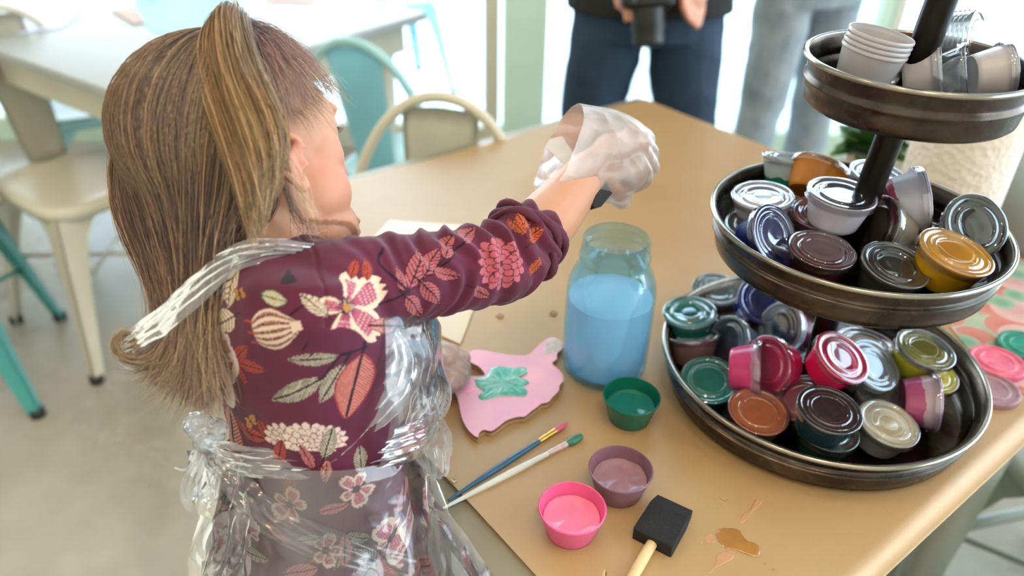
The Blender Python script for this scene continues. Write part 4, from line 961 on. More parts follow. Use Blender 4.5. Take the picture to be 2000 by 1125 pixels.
def flower(sp, C, tips, w):
    for T in tips: petal(sp, C, T, w)
    fn, uv, ok = SPACE[sp]; r = uv-fn(*C); d = np.linalg.norm(r, axis=1); a = np.arctan2(r[:, 1], r[:, 0]); m = ok&(d < .0082*(.62+.38*np.cos(a*19)))
    tcol[m] = BLK; disc(sp, C, .0028, OCH)
# large flower on the shoulder
for sp in 'a':
    flower(sp, (682, 602), [(690, 532), (752, 562), (745, 655), (665, 682), (626, 600)], .34)
leaf('b', (640, 622), (582, 570), .26, CREAM, BLK, 'comb', 9); leaf('b', (505, 580), (556, 586), .26, CREAM, hx('5a8a5a'), 'vein', 8, stem=0)
leaf('a', (640, 622), (582, 570), .26, CREAM, BLK, 'comb', 9)
# tulip bell with stripes
def bell(sp, A, B):
    t, s1, idx, L = local(sp, A, B); env = .46*np.sin(PI*np.clip(t*.8+.12, 0, 1))**.8*(1-.35*t); ins = (t > 0)&(t < 1)&(np.abs(s1) < env)
    put(ins, idx, CREAM); q = s1/np.maximum(env, 1e-4); put(ins&(np.mod(q*2.6+.3, 1) < .5), idx, hx('6b3038')); put(ins&(np.mod(q*2.6+.3, 1) < .5)&(np.mod(t*16, 1) < .35)&(np.mod(q*8, 1) < .4), idx, CREAM)
    put((t > .86)&(t < 1.08)&(np.abs(s1) < .09), idx, CREAM)
    for k in (-.2, 0, .2): put((np.abs(s1-k-(.0-t)*k*.4) < .02)&(t > -.18)&(t < .02), idx, RUST)
bell('b', (492, 655), (577, 640))
# comb leaves on the back
leaf('b', (668, 700), (558, 706), .17, hx('a89c88'), BLK, 'comb', 17); leaf('b', (634, 742), (527, 786), .19, hx('a89c88'), BLK, 'comb', 15); leaf('b', (675, 715), (630, 792), .22, hx('a89c88'), BLK, 'comb', 13)
stemline('b', [(720, 682), (690, 692), (668, 700), (634, 742)]); stemline('b', [(690, 692), (675, 715)])
leaf('b', (712, 695), (680, 822), .26, hx('bb7a6c'), hx('8f2f38'), 'hatch', 16); leaf('b', (820, 640), (722, 640), .16, hx('c49284'), hx('8f3a3c'), 'hatch', 13); leaf('a', (820, 640), (722, 640), .16, hx('c49284'), hx('8f3a3c'), 'hatch', 13)
# rust sprigs
for A, B in (((452, 708), (478, 680)), ((458, 712), (516, 728)), ((455, 715), (478, 758)), ((450, 712), (410, 706))): leaf('b', A, B, .22, RUST, WINE*.8, 'comb', 9)
for A, B in (((440, 770), (462, 800)), ((500, 822), (520, 868)), ((455, 830), (520, 862)), ((470, 850), (455, 815))): leaf('b', A, B, .24, RUST, BLK, 'vein', 9)
stemline('b', [(405, 720), (440, 708), (460, 712)]); stemline('b', [(440, 770), (470, 830), (490, 860)])
# small veined leaves by the neck
for A, B in (((392, 590), (372, 610)), ((405, 600), (385, 625)), ((425, 570), (445, 545)), ((408, 675), (440, 655)), ((385, 640), (375, 670)), ((455, 620), (420, 630)), ((410, 585), (440, 600))): leaf('b', A, B, .3, CREAM, BLK, 'vein', 7)
for C in ((463, 570), (485, 827), (600, 560)):
    for k in range(4): leaf('b', C, (C[0]+14*math.cos(k*1.6+.4), C[1]+14*math.sin(k*1.6+.4)), .3, OCH, WINE, 'none', 5, stem=0)
    disc('b', C, .0014, BLK)
# white flowers near the hair ends
for C in ((425, 735), (410, 765), (428, 690), (445, 1010), (480, 1040)):
    for k in range(5): petal('b', C, (C[0]+22*math.cos(k*1.256+.5), C[1]+22*math.sin(k*1.256+.5)), .36, hx('cdb9b4'), hx('a83a3c') if k % 2 else hx('b06a74'), False)
    disc('b', C, .0022, BLK)
# chrysanthemum in cream
def mum(sp, C, r, layers, outer, line, half=False, dx=1.0):
    fn, uv, ok = SPACE[sp]; c0 = fn(*C); rr_ = uv-c0; d = np.linalg.norm(rr_, axis=1)/r; a = np.arctan2(rr_[:, 1], rr_[:, 0]*dx)
    for k in range(layers):
        R1 = 1-k/layers*.8; npt = max(5, int(15-2.2*k)); lob = np.abs(np.cos(a*npt/2+k*.8)); edge = R1*(.80+.20*lob); m = ok&(d < edge)
        if half: m &= rr_[:, 1] > -.006
        tcol[m] = line; m2 = ok&(d < edge-.035)&(lob > .22)
        if half: m2 &= rr_[:, 1] > -.006
        tcol[m2] = outer if (k % 2 == 0) else np.array(outer)*.92
    tcol[ok&(d < .12)] = line
mum('b', (555, 868), .0185, 3, hx('c9b5a8'), hx('7a2440'), True); mum('b', (600, 872), .0215, 3, hx('d3bfb2'), hx('7a2440'), True); mum('b', (638, 868), .0165, 3, hx('cdb6aa'), hx('7a2440'), True)
mum('a', (983, 512), .0215, 4, hx('b25a66'), hx('4c1a2c'))
# veined leaves along the sleeve
stemline('a', [(745, 592), (790, 580), (822, 552), (860, 520), (905, 470)])
for A, B in (((795, 575), (778, 515)), ((805, 562), (818, 480)), ((832, 540), (862, 480)), ((850, 525), (905, 545)), ((795, 582), (822, 622)), ((825, 555), (862, 598)), ((870, 508), (880, 455)), ((905, 470), (925, 440)), ((930, 565), (960, 585))):
    leaf('a', A, B, .26, hx('a85a5e'), hx('3c1422'), 'vein', 8)
leaf('a', (722, 545), (718, 500), .3, hx('a8402c'), BLK, 'comb', 8); leaf('a', (690, 540), (700, 500), .24, hx('a8402c'), WINE, 'vein', 7)
leaf('b', (690, 545), (700, 500), .24, hx('a8402c'), WINE, 'vein', 7); stemline('a', [(752, 480), (745, 510), (780, 545), (800, 560)]); stemline('b', [(560, 520), (590, 545), (600, 585), (560, 620)], .0007); stemline('b', [(620, 655), (600, 680), (590, 690)], .0007)
for A, B in (((1010, 440), (1035, 405)), ((1040, 470), (1065, 440)), ((1020, 455), (990, 425)), ((1060, 500), (1040, 540))): leaf('a', A, B, .3, hx('b8552f'), BLK, 'comb', 7)
# lower skirt: scattered leaves and flowers
for k in range(46):
    px, py = rnd.uniform(420, 860), rnd.uniform(900, 1300); a = rnd.uniform(0, 6.28); L = rnd.uniform(45, 75); c1, c2, md = rnd.choice([(hx('a89c88'), BLK, 'comb'), (RUST, BLK, 'vein'), (hx('bb6a6c'), hx('3c1422'), 'vein'), (hx('c49284'), hx('8f3a3c'), 'hatch')])
    leaf('b', (px, py), (px+L*math.cos(a), py+L*math.sin(a)), .22, c1, c2, md, 11)
for C in ((560, 990), (700, 960), (640, 1080), (770, 1050)):
    for k in range(5): petal('b', C, (C[0]+34*math.cos(k*1.256), C[1]+34*math.sin(k*1.256)), .36)
    disc('b', C, .003, BLK)
setcol(me, np.clip(tcol, 0, 1))
dress = mk('dress', me, vcmat('printed_jersey', .82, bump=.25, bscale=900, bdist=.0004, spec=.2, sheen=.12), girl, world=True)
# keep the body inside the cloth
from mathutils.bvhtree import BVHTree
dco = getco(dress.data)+np.array(dress.matrix_basis.translation if dress.parent is None else girl.location)
fv = np.empty(len(dress.data.loops), dtype=np.int32); dress.data.loops.foreach_get('vertex_index', fv)
bvh = BVHTree.FromPolygons([Vector(v) for v in dco], [tuple(q) for q in fv.reshape(-1, 4)]) if len(fv) == 4*len(dress.data.polygons) else None
print('BVH', bvh is not None)
bco = getco(body.data)+np.array(girl.location); bv = bco-np.array(CAM); bz = bv@np.array(F); bx = 1000+FP*(bv@np.array(R))/bz; by = 562.5-FP*(bv@np.array(U))/bz
cand = np.where((by > 498)&(bx < 900)&(bco[:, 2] > .62)&(bz < .76))[0]; moved = 0
for i in cand:
    p = Vector(bco[i]); q, n_, fi, dst = bvh.find_nearest(p)
    if q is not None and dst < .03 and (p-q).dot(n_) > -.0015: bco[i] = np.array(q-n_*.003); moved += 1
print('moved', moved, len(cand)); setco(body.data, bco-np.array(girl.location))
# rolled cuff at the right elbow
cc = ER.lerp(WR, .27); cdn = (WR-ER).normalized()
bm = bmesh.new(); p1 = cdn.orthogonal().normalized(); p2 = cdn.cross(p1)
for k in range(3):
    tube(bm, [cc+cdn*(-.002-.006*k)+(p1*math.cos(a)+p2*math.sin(a))*(.0325+.0022*math.sin(a*3+k*2)) + cdn*.003*math.sin(a*2+k) for a in np.linspace(0, 2*PI, 40)[:-1]], [.0036+.0008*math.sin(i*.9+k) for i in range(39)], 10, close=True)
winem = mat('wine_jersey', tuple(WINE), .85, var=.2, vscale=50, bump=.2, bscale=900)
mk('cuff', tomesh(bm), winem, girl, world=True)
# leggings and shoes
bm = bmesh.new()
for sg in (-1, 1):
    hp = hb + sdv*sg*.045; kn_ = Vector((hp.x, hp.y, .33))+fwd*.01; an = Vector((hp.x, hp.y, .075))-fwd*.01; chain(bm, [hp, kn_, kn_+Vector((0, 0, -.07))-fwd*.006, an], [.056, .040, .040, .028])
mk('leggings', organic(bm, .004, 4), winem, girl, world=True)
for sg in (-1, 1):
    hp = hb + sdv*sg*.045; an = Vector((hp.x, hp.y, .05))-fwd*.01; bm = bmesh.new(); chain(bm, [an+Vector((0, 0, -.012)), an+fwd*.10+Vector((0, 0, -.022))], [.033, .027]); box(bm, an+fwd*.04+Vector((0, 0, -.044)), (.05, .05, .012))
    mk('shoe', organic(bm, .003, 4), mat('white_canvas', hx('cfcac2'), .7), girl, world=True)
# ================================================================ HAIR
tie = P(452, 62, .600)
def gd(pts): return catmull([(*P(x, y, d),) for x, y, d in pts], 40)
GA = [gd(g) for g in [
 [(430, 66, .612), (335, 92, .63), (258, 180, .64), (210, 300, .645), (220, 420, .64), (272, 515, .62), (322, 600, .60), (318, 672, .588), (268, 700, .58), (232, 678, .575)],
 [(434, 64, .606), (350, 96, .60), (280, 190, .595), (238, 305, .59), (246, 420, .59), (300, 525, .59), (338, 620, .575), (322, 700, .570), (285, 730, .568), (262, 712, .565)],
 [(438, 62, .60), (378, 105, .58), (325, 200, .57), (290, 310, .563), (300, 425, .568), (330, 530, .575), (360, 630, .567), (345, 705, .562), (315, 752, .56), (292, 770, .56)],
 [(442, 62, .596), (410, 115, .57), (370, 210, .555), (345, 310, .548), (350, 425, .556), (360, 535, .568), (378, 640, .560), (365, 725, .556), (345, 780, .556), (322, 790, .556)],
 [(450, 62, .592), (440, 120, .565), (420, 210, .548), (400, 310, .541), (395, 420, .550), (385, 535, .566), (392, 640, .557), (388, 730, .553), (385, 785, .553), (372, 800, .553)],
 [(460, 64, .592), (470, 125, .563), (465, 215, .546), (450, 310, .540), (432, 420, .552), (405, 530, .568), (402, 640, .557), (405, 725, .551), (415, 780, .551), (422, 802, .551)],
 [(470, 70, .592), (500, 130, .566), (510, 220, .547), (500, 315, .541), (468, 410, .556), (425, 500, .573), (408, 590, .562), (410, 680, .552), (425, 760, .549), (445, 790, .549)],
]]
GB = [gd(g) for g in [
 [(462, 70, .590), (432, 42, .578), (400, 52, .566), (384, 105, .553), (396, 200, .538), (438, 300, .530), (470, 390, .530), (486, 445, .534), (494, 492, .538)],
 [(466, 66, .590), (440, 22, .578), (412, 30, .562), (402, 95, .548), (422, 190, .534), (462, 290, .526), (486, 380, .526), (494, 440, .532), (498, 488, .537)],
 [(470, 64, .590), (446, 8, .577), (428, 14, .560), (428, 85, .545), (452, 175, .530), (492, 265, .522), (512, 350, .524), (504, 425, .531), (502, 480, .536)],
 [(474, 66, .590), (462, 10, .578), (452, 20, .562), (462, 90, .546), (490, 165, .531), (528, 240, .524), (540, 310, .526), (524, 385, .532), (508, 452, .536)],
 [(478, 72, .590), (478, 26, .580), (476, 40, .566), (492, 105, .550), (524, 175, .535), (548, 235, .529), (556, 290, .530), (543, 350, .534), (520, 410, .537)],
]]
HAIRS = {}
cC = np.array(H(-.014, 0, .014)); AXm = np.array([list(af), list(as_), list(au)]); RD = np.array([.084, .069, .074])*HS
fC = np.array(H(.022, 0, .005)); fR = np.array([.060, .060, .066])*HS
def pushout(p, m):
    for c, r in ((cC, RD), (fC, fR)):
        l = (p-c)@AXm.T; k = np.linalg.norm(l/(r+m), axis=1); ins = k < 1; l[ins] /= k[ins][:, None]; p = l@AXm+c
    return p
def strands(name, curves, rads, cols, mtl, par):
    """curves: (n, k, 3) array; three-sided tapering strands"""
    n, k, _ = curves.shape; t = np.gradient(curves, axis=1); t /= np.linalg.norm(t, axis=2)[..., None]+1e-9
    ref = np.array(F)[None, None, :]; a = np.cross(t, ref); a /= np.linalg.norm(a, axis=2)[..., None]+1e-9; b_ = np.cross(t, a)
    tt = np.linspace(0, 1, k)[None, :]; rr_ = rads[:, None]*(1-.75*tt**2.5)
    V = np.empty((n, k, 3, 3))
    for j in range(3):
        an2 = 2*PI*j/3; V[:, :, j] = curves+(a*math.cos(an2)+b_*math.sin(an2))*rr_[..., None]
    V = V.reshape(-1, 3); base_ = (np.arange(n)*k*3)[:, None, None]+(np.arange(k-1)*3)[None, :, None]
    f = []
    for j in range(3):
        q = (j+1) % 3; f.append(np.stack([base_[..., 0]+j, base_[..., 0]+q, base_[..., 0]+3+q, base_[..., 0]+3+j], -1).reshape(-1, 4))
    f = np.concatenate(f); me = bpy.data.meshes.new(name); me.vertices.add(len(V)); me.vertices.foreach_set('co', V.astype(np.float32).ravel())
    me.loops.add(f.size); me.loops.foreach_set('vertex_index', f.astype(np.int32).ravel()); me.polygons.add(len(f))
    me.polygons.foreach_set('loop_start', np.arange(0, f.size, 4, dtype=np.int32)); me.polygons.foreach_set('use_smooth', [True]*len(f)); me.update(calc_edges=True)
    setcol(me, np.repeat(cols.reshape(n*k, 3), 3, axis=0)); return mk(name, me, mtl, par, world=True)
def sheetpt(G, v, K_=26, t1=1.0):
    """curve at parameter v across the guides"""
    G = np.asarray(G); x = np.clip(v, 0, 1)*(len(G)-1); i = np.minimum(x.astype(int), len(G)-2); f = x-i
    i0, i3 = np.maximum(i-1, 0), np.minimum(i+2, len(G)-1); f = f[:, None, None]
    a, b_, c, d = G[i0], G[i], G[i+1], G[i3]
    cv = .5*((2*b_)+(-a+c)*f+(2*a-5*b_+4*c-d)*f*f+(-a+3*b_-3*c+d)*f**3)
    n = cv.shape[1]; out_ = np.empty((len(v), K_, 3)); tq = np.linspace(0, 1, K_)[None, :]*np.broadcast_to(np.asarray(t1), (len(v),))[:, None]*(n-1)
    ii = np.minimum(tq.astype(int), n-2); ff = (tq-ii)[..., None]; r_ = np.arange(len(v))[:, None]
    return cv[r_, ii]*(1-ff)+cv[r_, ii+1]*ff
hairm = vcmat('hair_strands', .36, spec=.55)
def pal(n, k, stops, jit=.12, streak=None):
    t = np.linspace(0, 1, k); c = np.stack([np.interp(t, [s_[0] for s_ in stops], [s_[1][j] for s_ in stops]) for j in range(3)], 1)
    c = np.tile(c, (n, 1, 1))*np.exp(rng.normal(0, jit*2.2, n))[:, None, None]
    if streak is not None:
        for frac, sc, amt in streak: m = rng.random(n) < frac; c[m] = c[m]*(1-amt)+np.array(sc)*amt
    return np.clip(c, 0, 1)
def grow(name, G, n, thick, rad, stops, jit=.12, streak=None, clump=.55, nc=70, curl=.0012, vdist=None, tmin=.8, push=.002, fr=2.5, spread=.0):
    cl = rng.random(nc); v = rng.random(n) if vdist is None else vdist(n); j = np.argmin(np.abs(v[:, None]-cl[None, :]), 1); vc = cl[j]
    t = np.linspace(0, 1, 26)[None, :, None]; c1 = sheetpt(G, v, t1=rng.uniform(tmin, 1, n)); c2 = sheetpt(G, vc, t1=rng.uniform(tmin, 1, nc)[j]); w = clump*np.clip(t*1.4, 0, 1)
    cv = c1*(1-w)+c2*w
    dep = rng.random(n)[:, None, None]*thick*np.clip(np.sin(np.clip(t, 0, 1)*PI*.75+.35), .2, 1)
    cv = cv + dep*np.array(F)*1.0 + (rng.normal(0, 1, (n, 1, 3))*.0012)
    for q in range(3):
        ph = rng.uniform(0, 6.28, (n, 1, 3)); frq = rng.uniform(.6, fr, (n, 1, 1)); cv += curl*t*np.sin(t*frq*6.28+ph)
    if spread: cv += rng.normal(0, spread, (n, 1, 3))*t**3
    sh = cv.shape; cv = pushout(cv.reshape(-1, 3), push+.003*rng.random()).reshape(sh)
    for _ in range(5): cv[:, 1:-1] = cv[:, 1:-1]*.5+(cv[:, :-2]+cv[:, 2:])*.25
    cv = pushout(cv.reshape(-1, 3), push+.001).reshape(sh)
    bright = (1+.35*np.sin(cl[j]*90))[:, None, None]
    cols = np.clip(pal(n, 26, stops, jit, streak)*bright, 0, 1)
    return strands(name, cv, np.full(n, rad)*rng.uniform(.7, 1.2, n), cols, hairm, girl)
B1, B2, B3, B4 = hx('4a3529'), hx('755a42'), hx('8d7253'), hx('a98d68')
def under(name, G, c, off, t1=1.0):
    v = np.linspace(0, 1, 40); cv = sheetpt(G, v, 40, t1)+np.array(F)*off; sh = cv.shape; cv = pushout(cv.reshape(-1, 3), -.003).reshape(sh)
    bm = bmesh.new(); vs_ = [[bm.verts.new(p) for p in row] for row in cv]
    for i in range(39):
        for j in range(39): bm.faces.new((vs_[i][j], vs_[i+1][j], vs_[i+1][j+1], vs_[i][j+1]))
    bmesh.ops.solidify(bm, geom=bm.faces[:], thickness=.002)
    return mk(name, tomesh(bm), mat(name+'_colour', c, .55, var=.3, vscale=60), girl, world=True)
under('hair_underlayer', GA, hx('3d2c22'), .009, .84)
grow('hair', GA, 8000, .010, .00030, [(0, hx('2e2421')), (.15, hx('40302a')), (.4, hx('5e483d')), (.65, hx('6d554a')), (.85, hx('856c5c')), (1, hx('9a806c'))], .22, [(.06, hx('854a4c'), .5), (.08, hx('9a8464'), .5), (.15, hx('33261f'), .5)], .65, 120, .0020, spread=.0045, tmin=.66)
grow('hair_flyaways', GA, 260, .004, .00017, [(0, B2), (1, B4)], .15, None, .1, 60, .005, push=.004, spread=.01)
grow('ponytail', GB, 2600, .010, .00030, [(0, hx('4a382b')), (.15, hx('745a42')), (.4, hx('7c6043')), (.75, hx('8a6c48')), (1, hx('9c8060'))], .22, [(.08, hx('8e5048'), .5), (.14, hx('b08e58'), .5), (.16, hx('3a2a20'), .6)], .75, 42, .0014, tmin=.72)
under('ponytail_underlayer', GB, hx('3c2c20'), .007, .8)
# hair swept back from the face to the tie
n = 2300; u1 = rng.random(n); hl = catmull([(*H(.078, .000, .052),), (*H(.072, .030, .047),), (*H(.055, .052, .036),), (*H(.036, .063, .020),), (*H(.012, .068, .002),), (*H(-.010, .069, -.008),)], 100)
hl2 = catmull([(*H(.070, -.03, .05),), (*H(.078, -.0, .052),), (*H(.074, .012, .050),)], 30)
idx_ = (u1*99).astype(int); root = hl[idx_]+rng.normal(0, .0035, (n, 3)); tp_ = np.array(tie)+rng.normal(0, .004, (n, 3)); t = np.linspace(0, 1, 26)[None, :, None]
root += (np.array(au)*.6-np.array(af)*.6)*(rng.random((n, 1))**1.3)*.035
mid0 = (root+tp_)/2+np.array(as_)*.02+np.array(au)*.010
cv = root[:, None]*(1-t)**2+2*mid0[:, None]*t*(1-t)+tp_[:, None]*t**2+.0010*t*(1-t)*4*np.sin(t*9+rng.uniform(0, 6.28, (n, 1, 3)))
sh = cv.shape; cv = pushout(cv.reshape(-1, 3), .0016).reshape(sh)
strands('swept_back_hair', cv[:, ::-1], np.full(n, .00022), pal(n, 26, [(0, hx('3f2c28')), (.5, hx('6b5046')), (1, hx('9a7c68'))], .18, [(.22, hx('96505a'), .6)]), hairm, girl)
# baby hairs along the forehead and temple
n = 300; u1 = rng.random(n)**.8; root = hl[(u1*80).astype(int)]+rng.normal(0, .003, (n, 3)); d0 = np.array(af)*.5+np.array(as_)*.35-np.array(au)*.7
L = rng.uniform(.006, .018, (n, 1, 1)); dirs = d0+rng.normal(0, .3, (n, 3)); cv = root[:, None]+t*L*dirs[:, None]-np.array(au)*(t**2)*L*.5
sh = cv.shape; cv = pushout(cv.reshape(-1, 3), .0012).reshape(sh)
strands('baby_hairs', cv, np.full(n, .00015), pal(n, 26, [(0, hx('6e5446')), (1, hx('a98c70'))], .15), hairm, girl)
# nape and jaw wisps below the ear
GD = [gd(g) for g in [
 [(520, 330, .556), (505, 400, .560), (470, 450, .566), (430, 500, .572), (405, 560, .57)],
 [(548, 352, .556), (540, 410, .562), (505, 455, .568), (450, 500, .574), (415, 570, .568)],
 [(556, 362, .556), (580, 415, .562), (612, 450, .572), (650, 480, .585), (668, 498, .592)]]]
grow('nape_hair', GD, 900, .006, .00026, [(0, hx('46332a')), (1, hx('6f5644'))], .2, [(.1, hx('8a5450'), .5)], .6, 24, .0012, vdist=lambda n: rng.random(n)**1.3*.38, push=-.004)
grow('jaw_wisps', GD, 34, .003, .00018, [(0, hx('5a4238')), (1, hx('84604e'))], .2, None, .15, 20, .004, vdist=lambda n: .8+.2*rng.random(n), push=-.004)
GE = [gd(g) for g in [[(520, 250, .535), (560, 330, .535), (590, 400, .545), (612, 450, .556), (620, 478, .56)], [(500, 200, .535), (545, 270, .53), (575, 330, .535), (602, 380, .548), (618, 425, .556)]]]
grow('loose_strands', GE, 26, .002, .0002, [(0, hx('7a5c40')), (1, hx('b59876'))], .15, None, .2, 6, .003, push=.0)
# the curled lock at the left end
GF = [gd(g) for g in [[(330, 640, .572), (300, 690, .562), (262, 702, .560), (232, 690, .562), (226, 665, .566), (244, 650, .572), (262, 662, .575)], [(342, 660, .568), (310, 704, .560), (266, 712, .557), (228, 698, .558), (219, 668, .563), (238, 645, .568), (258, 652, .573)]]]
grow('curled_lock', GF, 240, .002, .00028, [(0, hx('7e6650')), (1, hx('b09676'))], .12, None, .5, 6, .0006, push=.0)
# hair elastic
bm = bmesh.new(); tc_ = tie; tv = K(-.2, 1, -.3).normalized(); q1 = tv.orthogonal().normalized(); q2 = tv.cross(q1)
for k in range(2): tube(bm, [tc_+tv*(.004*k+.003)+(q1*math.cos(a)+q2*math.sin(a))*.010 for a in np.linspace(0, 2*PI, 25)[:-1]], .0022, 8, close=True)
mk('hair_elastic', tomesh(bm), mat('dark_elastic', hx('2c2226'), .7), girl, world=True)

# ================================================================ PLASTIC APRON
apm = film('apron_plastic', (.96, .965, .975), .13, (.86, .87, .90), rough=.10, boost=1.6, crinkle=.35, cscale=13, cdist=.006, folds=.30)
apm2 = film('bunched_apron_plastic', (.93, .935, .95), .36, (.88, .89, .92), rough=.16, boost=1.4, crinkle=.35, cscale=26, cdist=.004, folds=.30)
def crease(p, sc, seed=0): return 1-2*np.abs(vn(p, sc, seed))
def ribbon(name, pts, wds, dirs, m, n=90, nw=14, puff=.003, amp=.0016, seed=0, par=girl):
    q = catmull([(*P(x, y, d), w) for (x, y, d), w in zip(pts, wds)], n); bm = bmesh.new(); rows = []
    dd = Vector(dirs).normalized()
    for i in range(n):
        c = Vector(q[i][:3]); w = q[i][3]; tg = Vector(q[min(i+1, n-1)][:3])-Vector(q[max(i-1, 0)][:3]); tg.normalize(); ac = (dd-tg*dd.dot(tg)).normalized(); nn = tg.cross(ac)
        rows.append([bm.verts.new(c+ac*w*(j/(nw-1)-.5)*2 + nn*puff*(math.cos((j/(nw-1)-.5)*PI)+.5*math.sin(j*1.9+i*.13+seed))) for j in range(nw)])
    for a, b_ in zip(rows, rows[1:]):
        for j in range(nw-1): bm.faces.new((a[j], a[j+1], b_[j+1], b_[j]))
    me = tomesh(bm); c_ = getco(me); n_ = getno(me); c_ += n_*(amp*(crease(c_, 42, seed)+.35*crease(c_, 110, seed+3)))[:, None]; setco(me, c_)
    return mk(name, me, m, par, world=True)
ribbon('apron_neck_band', [(226, 690, .572), (275, 655, .565), (330, 612, .556), (385, 560, .551), (440, 515, .548), (500, 492, .548), (565, 486, .552), (625, 491, .566), (680, 502, .590), (730, 560, .625)], [.006, .011, .0125, .012, .010, .0085, .006, .005, .0045, .005], K(.5, .85, 0), apm2, seed=1)
ribbon('apron_neck_band', [(232, 684, .575), (262, 700, .572), (310, 672, .570), (372, 612, .566), (430, 560, .560)], [.004, .008, .008, .006, .004], K(.4, .9, 0), apm, seed=4)
# gathered waist strap, knot and loops behind
ribbon('apron_waist_strap', [(400, 868, .592), (450, 893, .580), (540, 905, .575), (640, 902, .580), (740, 880, .598), (820, 850, .635), (856, 815, .67)], [.006, .011, .012, .0125, .013, .014, .012], K(0, 1, .1), apm2, seed=7, puff=.004, amp=.002)
ribbon('apron_waist_strap', [(405, 872, .590), (470, 960, .578), (560, 1030, .578), (680, 1080, .590), (800, 1110, .62)], [.008, .012, .013, .012, .012], K(.3, 1, 0), apm, seed=9, puff=.004, amp=.002)
bm = bmesh.new(); ball(bm, P(405, 862, .588), (.009, .008, .010), None, 3)
for a, b_, w in (((405, 862), (388, 832), .010), ((405, 862), (424, 840), .008), ((405, 862), (398, 845), .009)): cap(bm, P(*a, .588), P(*b_, .588), .004, w)
me = organic(bm, .0015, 2, .4); c_ = getco(me); n_ = getno(me); c_ += n_*(.0022*(crease(c_, 260, 1)))[:, None]; setco(me, c_); mk('apron_knot', me, apm2, girl, world=True)
ribbon('apron_tie_loop', [(408, 868, .587), (392, 900, .584), (374, 945, .583), (376, 975, .583), (398, 970, .582), (418, 925, .583), (412, 880, .586)], [.003, .006, .008, .008, .008, .006, .003], K(1, .2, 0), apm2, seed=12, n=70)
bm = bmesh.new(); tube(bm, [P(406, 870, .587), P(390, 898, .586), P(362, 918, .586), P(340, 914, .586)], [.0022, .0018, .0012, .0009], 8, 24); mk('apron_tie_end', tomesh(bm), apm2, girl, world=True)
# skirt of the apron: a loose film tube hanging from the waist
def filmtube(name, secs, seg, nrow, m, pleat, amp, a0=0, a1=2*PI, seed=0, hem=True):
    q = catmull([(*c, a, b_) for c, a, b_ in secs], nrow); bm = bmesh.new(); rows = []; closed = abs(a1-a0-2*PI) < 1e-6
    for i in range(nrow):
        c = Vector(q[i][:3]); row = []
        for k in range(seg if closed else seg+1):
            th_ = a0+(a1-a0)*k/seg; f = i/(nrow-1); pl_ = 1+pleat*f*(math.sin(th_*11+2*math.sin(f*3+th_*2)+seed)+.5*math.sin(th_*19+f*5))
            row.append(bm.verts.new(c+ta*q[i][3]*math.cos(th_)*pl_+tb*q[i][4]*math.sin(th_)*pl_))
        rows.append(row)
    for a, b_ in zip(rows, rows[1:]):
        for k in range(len(a) if closed else len(a)-1): j = (k+1) % len(a); bm.faces.new((a[k], a[j], b_[j], b_[k]))
    me = tomesh(bm); c_ = getco(me); n_ = getno(me); c_ += n_*(amp*(crease(c_, 22, seed)+.5*crease(c_*np.array([1, 1, .5]), 45, seed+2)+.10*crease(c_, 110, seed+5)))[:, None]; setco(me, c_)
    return mk(name, me, m, girl, world=True)
filmtube('apron_skirt', [(P(622, 868, .660), .098, .076), (P(630, 940, .672), .108, .088), (P(636, 1020, .686), .118, .098), (P(636, 1120, .700), .130, .106), (hipc+Vector((-.005, 0, -.10)), .150, .125), (hipc+Vector((-.005, 0, -.26)), .172, .145)], 260, 150, apm, .035, .0035, seed=2)
# bib over the chest (far side of the torso) bulging at her front
filmtube('apron_bib', [(P(660, 560, .63), .070, .070), (P(650, 640, .625), .088, .083), (P(640, 720, .635), .094, .092), (P(642, 790, .648), .100, .099), (P(632, 868, .662), .099, .086)], 150, 110, apm, .02, .0028, a0=math.radians(8), a1=math.radians(172), seed=5)
ribbon('apron_bib_edge', [(758, 650, .585), (775, 690, .585), (772, 740, .583), (740, 790, .580), (690, 850, .576), (640, 895, .575)], [.008, .014, .018, .017, .012, .006], K(1, .2, .5), apm2, seed=15, puff=.005, amp=.0022)
ribbon('apron_bib_edge', [(800, 655, .64), (822, 700, .64), (815, 760, .64), (830, 820, .645), (846, 880, .655), (850, 930, .662)], [.009, .013, .012, .016, .016, .010], K(1, .1, .3), apm2, seed=18, puff=.005, amp=.0022)
# film hanging behind her from the knot
bm = bmesh.new()
def hang(u, v):
    x = 372+u*(480-372)+v*6+10*math.sin(v*5)*(1-u); y = 880+v*330; return P(x, y, .588+.012*math.sin(u*9+v*4)+.05*v*.6+.01*u)
grid(bm, hang, 60, 90); me = tomesh(bm); c_ = getco(me); n_ = getno(me); c_ += n_*(.003*crease(c_, 30, 3)+.0007*crease(c_, 80, 8))[:, None]; setco(me, c_); mk('apron_back_panel', me, apm, girl, world=True)

bm = bmesh.new(); ca, cb_, cc_, cd_ = P(835, 900, .655), P(872, 985, .665), P(800, 1160, .69), P(985, 1165, .640)
grid(bm, lambda u, v: (ca.lerp(cb_, u)).lerp(cc_.lerp(cd_, u), v), 40, 70); me = tomesh(bm); c_ = getco(me); n_ = getno(me); c_ += n_*(.0035*crease(c_, 28, 5)+.001*crease(c_, 80, 8))[:, None]; setco(me, c_); mk('apron_side_panel', me, apm, girl, world=True)
